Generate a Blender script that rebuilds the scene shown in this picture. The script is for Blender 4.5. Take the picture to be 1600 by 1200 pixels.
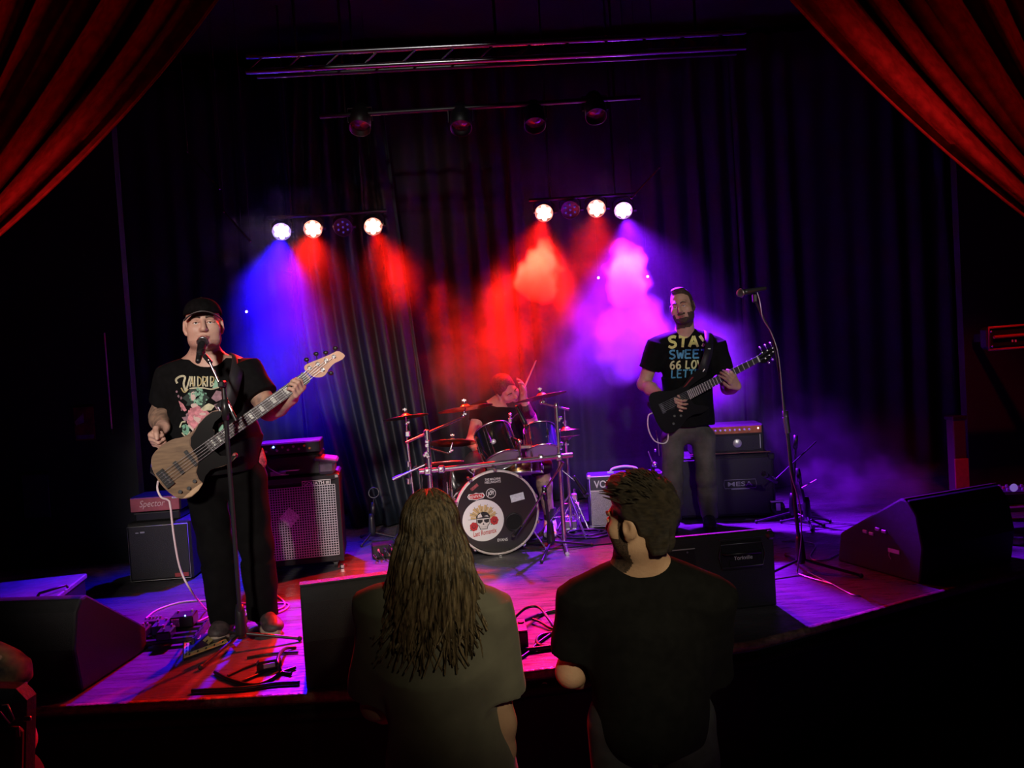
import bpy, bmesh, math, random
import numpy as np
from mathutils import Vector, Matrix, Quaternion
from mathutils.bvhtree import BVHTree
random.seed(7); RNG = np.random.default_rng(7)
S = bpy.context.scene
COL = S.collection
for o in list(bpy.data.objects): bpy.data.objects.remove(o, do_unlink=True)
R = math.radians
# ------------------------------------------------------------------ camera
ZS = 0.65                      # stage deck height above the house floor
F_PX, PITCH, ROLL = 1180.0, R(-1.7), R(3.5)
CAM = Vector((0.0, 0.0, 2.0))
FW = Vector((0, math.cos(PITCH), math.sin(PITCH)))
UP0 = Vector((0, -math.sin(PITCH), math.cos(PITCH)))
RT = Vector((1, 0, 0)) * math.cos(ROLL) - UP0 * math.sin(ROLL)
UP = UP0 * math.cos(ROLL) + Vector((1, 0, 0)) * math.sin(ROLL)
cd = bpy.data.cameras.new('camera'); cam = bpy.data.objects.new('camera', cd); COL.objects.link(cam)
cd.sensor_width = 36; cd.lens = 36 * F_PX / 1600; cd.clip_start = 0.05
m = Matrix.Identity(4)
for i in range(3): m[i][0], m[i][1], m[i][2], m[i][3] = RT[i], UP[i], -FW[i], CAM[i]
cam.matrix_world = m
S.camera = cam
def ray(px, py): return FW * F_PX + RT * (px - 800) - UP * (py - 600)
def at(px, py, Y):             # survey helper: the point of the hall at depth Y seen at that spot of the photograph
    d = ray(px, py); return CAM + d * (Y / d.y)
def gp(px, py, z=ZS):          # the same on a horizontal plane
    d = ray(px, py); return CAM + d * ((z - CAM.z) / d.z)
# ------------------------------------------------------------------ world, exposure
w = bpy.data.worlds.new('world'); S.world = w; w.use_nodes = True
w.node_tree.nodes['Background'].inputs[0].default_value = (0.002, 0.002, 0.004, 1)
w.node_tree.nodes['Background'].inputs[1].default_value = 0.2
S.view_settings.view_transform = 'Standard'; S.view_settings.look = 'None'
S.view_settings.exposure = 0.0; S.view_settings.gamma = 1.0; S.view_settings.use_curve_mapping = False
cy = S.cycles
cy.max_bounces = 4; cy.diffuse_bounces = 2; cy.glossy_bounces = 2; cy.transmission_bounces = 2; cy.volume_bounces = 0
cy.transparent_max_bounces = 8; cy.volume_step_rate = 1.0; cy.volume_max_steps = 256
cy.sample_clamp_indirect = 3.0
cy.use_denoising = True; cy.use_adaptive_sampling = True; cy.adaptive_threshold = 0.02
# ------------------------------------------------------------------ house lamps
def spot(name, loc, target, power, col, angle, blend=0.5, radius=0.05, parent=None):
    l = bpy.data.lights.new(name, 'SPOT'); l.energy = power; l.color = col
    l.spot_size = R(angle); l.spot_blend = blend; l.shadow_soft_size = radius
    o = bpy.data.objects.new(name, l); COL.objects.link(o)
    o.location = loc
    o.rotation_euler = (Vector(target) - Vector(loc)).to_track_quat('-Z', 'Y').to_euler()
    return o
RED = (1.0, 0.009, 0.004); BLUE = (0.018, 0.002, 1.0); VIO = (0.22, 0.006, 1.0)
PAR_Y = 6.40
PARS = [  # px, py, colour, aim point on deck, power
    (440, 362, BLUE, gp(395, 930), 2000), (489, 358, RED, gp(470, 1010), 900),
    (536, 355, None, gp(500, 1000), 0), (583, 354, RED, gp(800, 930), 1100),
    (850, 333, RED, gp(735, 930), 2400), (891, 328, None, gp(850, 950), 0),
    (932, 326, RED, gp(930, 990), 700), (974, 329, VIO, gp(1110, 850), 4600)]
for i, (px, py, c, aim, pw) in enumerate(PARS):
    if not pw: continue
    p = at(px, py, PAR_Y); d = (aim - p).normalized()
    spot('par_beam', p + d * 0.10, aim, pw, c, 86 if i == 7 else 64, 1.0, 0.05)
# front of house wash from the hall ceiling, on the players; red washes on the house curtains; dim warm house lamp
spot('front_spot', (-1.2, -2.6, 3.5), (-1.45, 4.0, 1.72), 1600, (1.0, .88, .80), 21, .7, .22)
spot('front_spot', (1.4, -2.6, 3.9), (1.30, 5.6, 1.85), 1000, (1.0, .92, .84), 15, .7, .22)
spot('front_spot', (.2, -2.6, 4.6), (-.05, 5.4, 1.2), 1300, (1.0, .92, .88), 14, .8, .25)
spot('curtain_wash', (-4.3, 1.9, 2.1), (-2.1, 3.0, 3.0), 60, (1.0, .01, .005), 62, .8, .08)
spot('curtain_wash', (3.9, 1.4, 1.4), (2.6, 3.0, 3.1), 60, (1.0, .01, .005), 65, .8, .08)
spot('house_lamp', (1.6, -2.6, 4.4), (.3, 2.2, 1.58), 800, (1.0, .84, .52), 15.5, .8, .15)
spot('wing_wash', (2.7, 3.3, 3.8), (3.45, 5.3, 1.5), 130, (1.0, .02, .02), 34, .8, .06)
spot('front_spot', (-.4, -2.4, 4.3), tuple(at(610, 88, 4.3)), 300, (1.0, .95, .9), 9, .8, .1)
spot('front_spot', (2.2, -2.6, 4.0), (1.12, 3.8, .95), 160, (1.0, .95, .9), 8, .8, .1)  # added spot, aimed to lift the floor monitor's lettering; no such lamp known
# ------------------------------------------------------------------ helpers: materials
MATS = {}
def mat(name, col, rough=0.5, metal=0.0, spec=0.5, var=0.0, scale=20.0, bump=0.0, bscale=80.0, sheen=0.0, coat=0.0, stretch=None, col2=None):
    if name in MATS: return MATS[name]
    m = bpy.data.materials.new(name); m.use_nodes = True; nt = m.node_tree; b = nt.nodes['Principled BSDF']
    b.inputs['Base Color'].default_value = (*col, 1); b.inputs['Roughness'].default_value = rough
    b.inputs['Metallic'].default_value = metal; b.inputs['Specular IOR Level'].default_value = spec
    b.inputs['Sheen Weight'].default_value = sheen; b.inputs['Coat Weight'].default_value = coat
    N = nt.nodes.new; L = nt.links.new
    if var or bump or col2:
        tc = N('ShaderNodeTexCoord'); mp = N('ShaderNodeMapping'); L(tc.outputs['Object'], mp.inputs[0])
        if stretch: mp.inputs['Scale'].default_value = stretch
    if var or col2:
        n = N('ShaderNodeTexNoise'); n.inputs['Scale'].default_value = scale; n.inputs['Detail'].default_value = 4; L(mp.outputs[0], n.inputs['Vector'])
        cr = N('ShaderNodeValToRGB'); c2 = col2 or tuple(min(1, c * (1 + var)) for c in col); c1 = col if col2 else tuple(c * (1 - var) for c in col)
        cr.color_ramp.elements[0].position = .35; cr.color_ramp.elements[1].position = .65
        cr.color_ramp.elements[0].color = (*c1, 1); cr.color_ramp.elements[1].color = (*c2, 1)
        L(n.outputs['Fac'], cr.inputs[0]); L(cr.outputs[0], b.inputs['Base Color'])
    if bump:
        n2 = N('ShaderNodeTexNoise'); n2.inputs['Scale'].default_value = bscale; n2.inputs['Detail'].default_value = 3; L(mp.outputs[0], n2.inputs['Vector'])
        bp = N('ShaderNodeBump'); bp.inputs['Strength'].default_value = bump; bp.inputs['Distance'].default_value = 0.01
        L(n2.outputs['Fac'], bp.inputs['Height']); L(bp.outputs[0], b.inputs['Normal'])
    MATS[name] = m; return m
def emit(name, col, strength):
    if name in MATS: return MATS[name]
    m = bpy.data.materials.new(name); m.use_nodes = True; b = m.node_tree.nodes['Principled BSDF']
    b.inputs['Base Color'].default_value = (0.01, 0.01, 0.01, 1)
    m.cycles.emission_sampling = 'NONE'
    b.inputs['Emission Color'].default_value = (*col, 1); b.inputs['Emission Strength'].default_value = strength
    MATS[name] = m; return m
# ------------------------------------------------------------------ helpers: meshes
def V(*a): return Vector(a)
def frame(z, x=None):
    z = Vector(z).normalized()
    x = Vector(x) if x is not None else (Vector((0, 0, 1)) if abs(z.z) < .9 else Vector((1, 0, 0)))
    x = (x - z * x.dot(z))
    x = x.normalized() if x.length > 1e-6 else z.orthogonal().normalized()
    y = z.cross(x); return x, y, z
class MB:
    """collects shapes for ONE mesh object"""
    def __init__(s): s.v = []; s.f = []; s.mi = []; s.sm = []
    def add(s, vs, fs, mi=0, smooth=False):
        b = len(s.v); s.v += [tuple(p) for p in vs]
        for f in fs: s.f.append([b + i for i in f]); s.mi.append(mi); s.sm.append(smooth)
    def box(s, c, size, rot=None, bev=0.0, mi=0):
        c = Vector(c); h = Vector(size) / 2; M3 = rot.to_3x3() if rot is not None else Matrix.Identity(3)
        if bev <= 0:
            vs = [c + M3 @ Vector((x * h.x, y * h.y, z * h.z)) for x in (-1, 1) for y in (-1, 1) for z in (-1, 1)]
            s.add(vs, [(0, 1, 3, 2), (4, 6, 7, 5), (0, 4, 5, 1), (2, 3, 7, 6), (0, 2, 6, 4), (1, 5, 7, 3)], mi); return s
        bev = min(bev, min(h) * .95); vs = []; idx = {}
        for x in (-1, 1):
            for y in (-1, 1):
                for z in (-1, 1):
                    for k in range(3):
                        p = [x * (h.x - bev), y * (h.y - bev), z * (h.z - bev)]; p[k] += (x, y, z)[k] * bev
                        idx[(x, y, z, k)] = len(vs); vs.append(c + M3 @ Vector(p))
        fs = []
        def q(*a): fs.append([idx[i] for i in a])
        for sg in (-1, 1):
            q((sg, -1, -1, 0), (sg, -1, 1, 0), (sg, 1, 1, 0), (sg, 1, -1, 0)); q((-1, sg, -1, 1), (-1, sg, 1, 1), (1, sg, 1, 1), (1, sg, -1, 1)); q((-1, -1, sg, 2), (-1, 1, sg, 2), (1, 1, sg, 2), (1, -1, sg, 2))
        for a in (-1, 1):
            for b in (-1, 1):
                q((-1, a, b, 1), (1, a, b, 1), (1, a, b, 2), (-1, a, b, 2)); q((a, -1, b, 0), (a, 1, b, 0), (a, 1, b, 2), (a, -1, b, 2)); q((a, b, -1, 0), (a, b, 1, 0), (a, b, 1, 1), (a, b, -1, 1))
        for x in (-1, 1):
            for y in (-1, 1):
                for z in (-1, 1): q((x, y, z, 0), (x, y, z, 1), (x, y, z, 2))
        s.add(vs, fs, mi); return s
    def cyl(s, p0, p1, r0, r1=None, n=12, mi=0, caps=True):
        p0, p1 = Vector(p0), Vector(p1); r1 = r0 if r1 is None else r1; x, y, z = frame(p1 - p0); vs = []
        for p, r in ((p0, r0), (p1, r1)):
            vs += [p + (x * math.cos(2 * math.pi * i / n) + y * math.sin(2 * math.pi * i / n)) * r for i in range(n)]
        s.add(vs, [(i, (i + 1) % n, n + (i + 1) % n, n + i) for i in range(n)], mi, True)
        if caps: s.add(vs, [list(range(n))[::-1], list(range(n, 2 * n))], mi)
        return s
    def tube(s, pts, r, n=6, mi=0, closed=False, sub=0):
        pts = [Vector(p) for p in pts]
        if sub: pts = spline(pts, sub, closed)
        k = len(pts); rr = r if isinstance(r, (list, tuple)) else [r] * k
        if len(rr) != k: rr = list(np.interp(np.linspace(0, 1, k), np.linspace(0, 1, len(rr)), rr))
        vs = []; x = None
        for i, p in enumerate(pts):
            t = (pts[(i + 1) % k] - pts[i - 1]) if closed or 0 < i < k - 1 else (pts[min(i + 1, k - 1)] - pts[max(i - 1, 0)])
            x, y, t = frame(t, x)
            vs += [p + (x * math.cos(2 * math.pi * j / n) + y * math.sin(2 * math.pi * j / n)) * rr[i] for j in range(n)]
        fs = [(i * n + j, i * n + (j + 1) % n, ((i + 1) % k) * n + (j + 1) % n, ((i + 1) % k) * n + j) for i in range(k if closed else k - 1) for j in range(n)]
        s.add(vs, fs, mi, True)
        if not closed: s.add(vs, [list(range(n))[::-1], list(range((k - 1) * n, k * n))], mi)
        return s
    def lathe(s, prof, o, axis=(0, 0, 1), n=24, mi=0, arc=None):   # prof: (radius, height)
        o = Vector(o); x, y, z = frame(axis); k = len(prof); vs = []
        for r, h in prof: vs += [o + z * h + (x * math.cos(2 * math.pi * i / n) + y * math.sin(2 * math.pi * i / n)) * max(r, 1e-5) for i in range(n)]
        s.add(vs, [(i * n + j, i * n + (j + 1) % n, (i + 1) * n + (j + 1) % n, (i + 1) * n + j) for i in range(k - 1) for j in range(n)], mi, True); return s
    def prism(s, poly, o, ux, uy, t, mi=0, smooth=False):    # polygon in (ux,uy) plane, extruded t along ux x uy
        o, ux, uy = Vector(o), Vector(ux), Vector(uy); nz = ux.cross(uy).normalized(); k = len(poly)
        a = [o + ux * p[0] + uy * p[1] for p in poly]; vs = a + [p + nz * t for p in a]
        s.add(vs, [list(range(k))[::-1], list(range(k, 2 * k))], mi); s.add(vs, [(i, (i + 1) % k, k + (i + 1) % k, k + i) for i in range(k)], mi, smooth); return s
    def ball(s, c, r, n=10, mi=0, rot=None):
        c = Vector(c); r = Vector((r, r, r)) if not hasattr(r, '__len__') else Vector(r); M3 = rot.to_3x3() if rot is not None else Matrix.Identity(3)
        vs = []; k = max(4, n // 2 + 1)
        for i in range(k + 1):
            a = math.pi * i / k
            vs += [c + M3 @ Vector((r.x * math.sin(a) * math.cos(2 * math.pi * j / n), r.y * math.sin(a) * math.sin(2 * math.pi * j / n), r.z * math.cos(a))) for j in range(n)]
        s.add(vs, [(i * n + j, (i + 1) * n + j, (i + 1) * n + (j + 1) % n, i * n + (j + 1) % n) for i in range(k) for j in range(n)], mi, True); return s
    def torus(s, c, axis, R0, r, n=32, k=6, mi=0):
        x, y, z = frame(axis); c = Vector(c)
        return s.tube([c + (x * math.cos(2 * math.pi * i / n) + y * math.sin(2 * math.pi * i / n)) * R0 for i in range(n)], r, k, mi, True)
def spline(pts, sub, closed=False):
    k = len(pts); out = []
    for i in range(k if closed else k - 1):
        p0 = pts[i - 1] if closed or i > 0 else pts[i]; p1 = pts[i]; p2 = pts[(i + 1) % k]; p3 = pts[(i + 2) % k] if closed or i + 2 < k else p2
        for j in range(sub):
            t = j / sub; out.append(.5 * ((2 * p1) + (p2 - p0) * t + (2 * p0 - 5 * p1 + 4 * p2 - p3) * t * t + (3 * p1 - p0 - 3 * p2 + p3) * t ** 3))
    if not closed: out.append(pts[-1])
    return out
def obj(name, mb, mats, parent=None, kind=None, label=None):
    me = bpy.data.meshes.new(name)
    if isinstance(mb, MB):
        org = parent['_o'] if parent is not None and '_o' in parent else (0, 0, 0)
        org = Vector(org)
        me.from_pydata([tuple(Vector(p) - org) for p in mb.v], [], mb.f)
        me.polygons.foreach_set('material_index', mb.mi); me.polygons.foreach_set('use_smooth', mb.sm)
        b = bmesh.new(); b.from_mesh(me); bmesh.ops.recalc_face_normals(b, faces=b.faces); b.to_mesh(me); b.free()
    else: me = mb
    for mt in (mats if isinstance(mats, (list, tuple)) else [mats]): me.materials.append(mt)
    o = bpy.data.objects.new(name, me); COL.objects.link(o)
    if parent is not None:
        o.parent = parent
        if '_o' in parent: o['_o'] = parent['_o']
    if kind: o['kind'] = kind
    if label: o['label'] = label
    return o
def thing(name, label, cat, loc=(0, 0, 0), group=None):
    """an Empty at the thing's base; parts are given in world coordinates and stored relative to it"""
    o = bpy.data.objects.new(name, None); COL.objects.link(o); o.location = loc; o.empty_display_size = .1
    o['label'] = label; o['category'] = cat; o['_o'] = tuple(loc)
    if group: o['group'] = group
    return o
def single(name, mb, mats, label, cat, group=None):
    o = obj(name, mb, mats); o['label'] = label; o['category'] = cat
    if group: o['group'] = group
    return o
def struct(name, mb, mats, parent=None):
    o = obj(name, mb, mats, parent)
    if parent is None: o['kind'] = 'structure'
    return o
def copy_thing(root, loc, label, rotz=0):
    r = root.copy(); COL.objects.link(r); r.location = loc; r.rotation_euler = (0, 0, rotz); r['label'] = label; r['_o'] = tuple(loc)
    for ch in root.children:
        c = ch.copy(); COL.objects.link(c); c.parent = r
        for g in ch.children:
            d = g.copy(); COL.objects.link(d); d.parent = c
    return r
def text_mb(txt, size, o, ux, uy, lift=0.001, bold=0.0, fit=None, shear=0.0, mi=0, align='LEFT'):
    """flat lettering: returns an MB in the plane (ux, uy) at o; fit = width in metres"""
    cu = bpy.data.curves.new('t', 'FONT'); cu.body = txt; cu.size = 1; cu.resolution_u = 3; cu.offset = bold; cu.shear = shear
    ob = bpy.data.objects.new('t', cu); COL.objects.link(ob); bpy.context.view_layer.update()
    me = bpy.data.meshes.new_from_object(ob.evaluated_get(bpy.context.evaluated_depsgraph_get()))
    co = np.zeros(len(me.vertices) * 3); me.vertices.foreach_get('co', co); co = co.reshape(-1, 3)
    fs = [list(p.vertices) for p in me.polygons]
    bpy.data.objects.remove(ob); bpy.data.curves.remove(cu); bpy.data.meshes.remove(me)
    mn, mx = co.min(0), co.max(0); sy = size / .7; sx = sy
    if fit: sx = fit / (mx[0] - mn[0])
    x0 = mn[0] if align == 'LEFT' else (mn[0] + mx[0]) / 2
    ux, uy = Vector(ux).normalized(), Vector(uy).normalized(); nz = ux.cross(uy); o = Vector(o)
    b = MB(); b.add([o + ux * ((c[0] - x0) * sx) + uy * (c[1] * sy) + nz * lift for c in co], fs, mi); return b
# ------------------------------------------------------------------ helpers: implicit bodies (tapered limbs blended into one skin, meshed with surface nets)
class Sdf:
    def __init__(s, res): s.p = []; s.res = res
    def cone(s, a, b, r0, r1=None, k=.02, m=0): s.p.append(('c', np.array(a, float), np.array(b, float), r0, r0 if r1 is None else r1, k, m)); return s
    def cap(s, a, b, r0, r1=None, k=.02, m=0): s.p.append(('k', np.array(a, float), np.array(b, float), r0, r0 if r1 is None else r1, k, m)); return s
    def chain(s, pts, rs, k=.02, m=0):
        for i in range(len(pts) - 1): s.cone(pts[i], pts[i + 1], rs[i], rs[i + 1], k, m)
        return s
    def ell(s, c, r, rot=None, k=.02, m=0, sub=False):
        M3 = np.array(rot.to_3x3()) if rot is not None else np.eye(3)
        s.p.append(('s' if sub else 'e', np.array(c, float), np.array(r, float), M3, None, k, m)); return s
    def cut(s, c, n, k=.0): s.p.append(('h', np.array(c, float), np.array(Vector(n).normalized(), float), None, None, k, -1)); return s
    def mesh(s, name, disp=None):
        pts = []
        for p in s.p:
            if p[0] in 'ck': pts += [p[1] - p[3], p[1] + p[3], p[2] - p[4], p[2] + p[4]]
            elif p[0] == 'e': q = np.abs(p[3]) @ p[2]; pts += [p[1] - q, p[1] + q]
        lo = np.min(pts, 0) - .05; hi = np.max(pts, 0) + .05; h = s.res
        n = np.ceil((hi - lo) / h).astype(int) + 1
        D = np.full(n, 1.0, np.float32); I = np.zeros(n, np.int8)
        ax = [lo[i] + h * np.arange(n[i]) for i in range(3)]
        for p in s.p:
            t = p[0]; k = p[5]
            if t == 'h':
                d = sum(a * c for a, c in zip(np.ix_(*[ax[i] - p[1][i] for i in range(3)]), p[2])).astype(np.float32)
                np.maximum(D, d, out=D); continue
            if t in 'ck': R0 = max(p[3], p[4]); a, b = np.minimum(p[1], p[2]) - R0, np.maximum(p[1], p[2]) + R0
            else: q = np.abs(p[3]) @ p[2]; a, b = p[1] - q, p[1] + q
            mg = k + 3 * h
            i0 = np.clip(((a - mg - lo) / h).astype(int), 0, n - 1); i1 = np.clip(((b + mg - lo) / h).astype(int) + 2, 1, n)
            sl = tuple(slice(i0[i], i1[i]) for i in range(3))
            X, Y, Z = np.meshgrid(*[ax[i][sl[i]] for i in range(3)], indexing='ij', sparse=True)
            if t in 'ck':
                pa = (X - p[1][0], Y - p[1][1], Z - p[1][2]); ba = p[2] - p[1]; L2 = float(ba @ ba) + 1e-12
                hr = (pa[0] * ba[0] + pa[1] * ba[1] + pa[2] * ba[2]) / L2; hh = np.clip(hr, 0, 1)
                if t == 'k': d = np.maximum(np.sqrt((pa[0] - ba[0] * hr) ** 2 + (pa[1] - ba[1] * hr) ** 2 + (pa[2] - ba[2] * hr) ** 2) - (p[3] + (p[4] - p[3]) * hh), np.maximum(-hr, hr - 1) * math.sqrt(L2))
                else: d = np.sqrt((pa[0] - ba[0] * hh) ** 2 + (pa[1] - ba[1] * hh) ** 2 + (pa[2] - ba[2] * hh) ** 2) - (p[3] + (p[4] - p[3]) * hh)
            else:
                M3 = p[3]; x, y, z = X - p[1][0], Y - p[1][1], Z - p[1][2]
                u = [(x * M3[0, j] + y * M3[1, j] + z * M3[2, j]) / p[2][j] for j in range(3)]
                k0 = np.sqrt(u[0] ** 2 + u[1] ** 2 + u[2] ** 2)
                k1 = np.sqrt((u[0] / p[2][0]) ** 2 + (u[1] / p[2][1]) ** 2 + (u[2] / p[2][2]) ** 2) + 1e-9
                d = k0 * (k0 - 1) / k1
            d = d.astype(np.float32); cur = D[sl]
            if t == 's':
                e = np.clip(.5 - .5 * (cur + d) / max(k, 1e-4), 0, 1); D[sl] = cur * (1 - e) - d * e + max(k, 1e-4) * e * (1 - e); I[sl] = np.where(-d > cur - h, p[6], I[sl]) if p[6] >= 0 else I[sl]
            else:
                e = np.clip(.5 + .5 * (cur - d) / max(k, 1e-4), 0, 1); D[sl] = cur * (1 - e) + d * e - max(k, 1e-4) * e * (1 - e); I[sl] = np.where(d < cur, p[6], I[sl])
        if disp is not None: D += disp(*np.meshgrid(*ax, indexing='ij', sparse=True)).astype(np.float32)
        ins = D < 0
        # surface nets
        c = np.zeros(n - 1, np.int8)
        for dx in (0, 1):
            for dy in (0, 1):
                for dz in (0, 1): c += ins[dx:n[0] - 1 + dx, dy:n[1] - 1 + dy, dz:n[2] - 1 + dz]
        act = np.argwhere((c > 0) & (c < 8)); ids = np.full(n - 1, -1, np.int32); ids[tuple(act.T)] = np.arange(len(act))
        sp = np.zeros((len(act), 3)); cnt = np.zeros(len(act))
        cr = [(x, y, z) for x in (0, 1) for y in (0, 1) for z in (0, 1)]
        for a in cr:
            for b in cr:
                if sum(b) - sum(a) == 1 and all(b[i] >= a[i] for i in range(3)):
                    da = D[tuple((act + a).T)]; db = D[tuple((act + b).T)]; w_ = (da < 0) != (db < 0)
                    tt = np.where(w_, da / np.where(w_, da - db, 1), 0)[:, None]
                    sp += np.where(w_[:, None], np.array(a) + (np.array(b) - np.array(a)) * tt, 0); cnt += w_
        vs = lo + h * (act + sp / cnt[:, None])
        mid = I[tuple((act).T)]
        quads = []
        for axn in range(3):
            u, v = (axn + 1) % 3, (axn + 2) % 3
            s0 = [slice(1, -1)] * 3; s0[axn] = slice(0, n[axn] - 1); s1 = list(s0); s1[axn] = slice(1, n[axn])
            A, B = ins[tuple(s0)], ins[tuple(s1)]
            for flip in (0, 1):
                e = np.argwhere((A & ~B) if not flip else (~A & B)); off = np.ones(3, int); off[axn] = 0; e = e + off
                du = np.zeros(3, int); du[u] = 1; dv = np.zeros(3, int); dv[v] = 1
                q = np.stack([ids[tuple((e - du - dv).T)], ids[tuple((e - dv).T)], ids[tuple(e.T)], ids[tuple((e - du).T)]], 1)
                quads.append(q[:, ::-1] if flip else q)
        quads = np.concatenate(quads); quads = quads[(quads >= 0).all(1)]
        s.verts, s.quads = vs, quads
        me = bpy.data.meshes.new(name)
        me.vertices.add(len(vs)); me.loops.add(quads.size); me.polygons.add(len(quads))
        me.loops.foreach_set('vertex_index', quads.ravel().astype(np.int32))
        me.polygons.foreach_set('loop_start', np.arange(0, quads.size, 4, dtype=np.int32)); me.polygons.foreach_set('loop_total', np.full(len(quads), 4, np.int32))
        me.polygons.foreach_set('material_index', mid[quads[:, 0]].astype(np.int32)); me.polygons.foreach_set('use_smooth', np.ones(len(quads), bool))
        me.vertices.foreach_set('co', vs.ravel().astype(np.float32)); me.update(); return me
def body_obj(name, sdf, mats, parent, disp=None, smooth=0):
    me = sdf.mesh(name, disp); o3 = np.array(parent['_o'] if '_o' in parent else (0, 0, 0))
    me.vertices.foreach_set('co', (sdf.verts - o3).ravel().astype(np.float32)); me.update()
    return obj(name, me, mats, parent)
def bvh(sdf): return BVHTree.FromPolygons([Vector(v) for v in sdf.verts], [tuple(q) for q in sdf.quads])
def drape(mb, tree, direction, lift=.003, back=.6):
    """lay flat print onto a garment along a direction"""
    out = []; last = 0
    for p in mb.v:
        p = Vector(p); d = (p - CAM).normalized() if direction is None else Vector(direction).normalized(); h = tree.ray_cast(p - d * back, d)
        if h[0] is not None: last = (h[0] - p).dot(d); out.append(tuple(h[0] - d * lift))
        else: out.append(tuple(p + d * last))
    mb.v = out; return mb
# ------------------------------------------------------------------ the setting
m_deck = mat('deck', (.10, .095, .105), .34, var=.15, scale=3.0, bump=.25, bscale=14, stretch=(1, 3, 1))
def scuffs(m):
    nt = m.node_tree; N = nt.nodes.new; L = nt.links.new; b = nt.nodes['Principled BSDF']
    tc = N('ShaderNodeTexCoord'); mp = N('ShaderNodeMapping'); mp.inputs['Scale'].default_value = (3, 26, 1); mp.inputs['Rotation'].default_value = (0, 0, .15); L(tc.outputs['Object'], mp.inputs[0])
    n = N('ShaderNodeTexNoise'); n.inputs['Scale'].default_value = 2.2; n.inputs['Detail'].default_value = 6; L(mp.outputs[0], n.inputs['Vector'])
    mr = N('ShaderNodeMapRange'); mr.inputs[1].default_value = .35; mr.inputs[2].default_value = .7; mr.inputs[3].default_value = .22; mr.inputs[4].default_value = .5
    L(n.outputs['Fac'], mr.inputs[0]); L(mr.outputs[0], b.inputs['Roughness'])
scuffs(m_deck)
m_black = mat('black_paint', (.012, .012, .014), .7, var=.3, scale=6)
m_house = mat('house_floor', (.02, .018, .018), .7, var=.4, scale=4)
m_nose = mat('nosing', (.30, .20, .16), .3, var=.4, scale=30, bump=.5, bscale=60)
m_wallb = mat('black_wall', (.012, .012, .016), .85, var=.3, scale=2, bump=.3, bscale=30)
EDGE = [(-4.6, 3.23), (-1.98, 3.2), (-.95, 3.172), (-.62, 3.165), (-.35, 3.207), (0, 3.27), (.31, 3.315), (.67, 3.36), (1.05, 3.445), (1.6, 3.69), (2.26, 4.0), (2.83, 4.24), (4.6, 5.0)]
struct('floor', MB().box((0, 2.2, -.05), (10, 12, .1)), m_house)
b = MB(); b.prism([(x, y) for x, y in EDGE] + [(4.6, 7.5), (-4.6, 7.5)], (0, 0, ZS - .05), (1, 0, 0), (0, 1, 0), .05); struct('stage_floor', b, m_deck)
b = MB()
for (x0, y0), (x1, y1) in zip(EDGE[:-1], EDGE[1:]):
    b.add([(x0, y0 + .03, 0), (x1, y1 + .03, 0), (x1, y1 + .03, ZS - .05), (x0, y0 + .03, ZS - .05), (x0, y0 + .1, 0), (x1, y1 + .1, 0), (x1, y1 + .1, ZS - .05), (x0, y0 + .1, ZS - .05)], [(0, 1, 2, 3), (5, 4, 7, 6)])
struct('wall_stage_front', b, m_black)
b = MB(); b.tube([(x, y - .012, ZS - .016) for x, y in EDGE], .022, 8); struct('trim_1', b, m_nose)
b = MB(); b.tube([(x, y - .0, ZS - .10) for x, y in EDGE], .03, 4); struct('trim_2', b, m_black)
struct('wall_back', MB().box((0, 7.5, 2.6), (9.4, .1, 5.2)), m_wallb)
struct('wall_left', MB().box((-4.65, 2.0, 2.6), (.1, 11, 5.2)), m_wallb)
struct('wall_right', MB().box((4.65, 2.0, 2.6), (.1, 11, 5.2)), m_wallb)
struct('wall_wing_left', MB().box((-3.75, 5.75, 2.6), (1.75, .08, 5.2)), m_wallb)
struct('wall_wing_right', MB().box((4.1, 5.95, 2.6), (1.1, .08, 5.2)), m_wallb)
struct('ceiling', MB().box((0, 2.2, 5.15), (9.4, 10.7, .1)), m_wallb)
# dark backdrop drapes in pleated panels
m_drape = mat('backdrop_velvet', (.005, .0055, .011), .8, sheen=.05, var=.3, scale=40)
def pleated(name, x0, x1, y, z0, z1, nf, amp, label, mt, group=None, sway=0.0):
    nx, nz = nf * 8, 14; vs = []
    for j in range(nz + 1):
        v = j / nz
        for i in range(nx + 1):
            u = i / nx; ph = u * nf * 2 * math.pi + .6 * math.sin(5 * u + 2 * v)
            vs.append((x0 + (x1 - x0) * u + sway * (1 - v) ** 2 + .012 * math.sin(ph * .5 + 3 * v), y - amp * (.6 + .4 * math.sin(7 * u + 1.7)) * math.sin(ph) - .02 * math.sin(3 * v + 9 * u), z0 + (z1 - z0) * v))
    b = MB(); b.add(vs, [(j * (nx + 1) + i, j * (nx + 1) + i + 1, (j + 1) * (nx + 1) + i + 1, (j + 1) * (nx + 1) + i) for j in range(nz) for i in range(nx)], 0, True)
    o = single(name, b, mt, label, 'curtain', group)
    md = o.modifiers.new('t', 'SOLIDIFY'); md.thickness = .006; return o
pleated('backdrop_curtain', -4.5, -2.0, 7.15, ZS + .02, 4.9, 11, .05, 'dark blue pleated backdrop drape behind the bass player', m_drape)
pleated('backdrop_curtain', -2.02, .1, 7.1, ZS + .02, 4.9, 10, .055, 'dark blue pleated backdrop drape behind the drummer', m_drape, sway=.1)
pleated('backdrop_curtain', .08, 2.2, 7.14, ZS + .02, 4.9, 10, .05, 'dark blue pleated backdrop drape behind the guitarist', m_drape)
pleated('backdrop_curtain', 2.18, 4.5, 7.1, ZS + .02, 4.9, 10, .05, 'dark blue pleated backdrop drape at the far right of the stage', m_drape)
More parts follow.
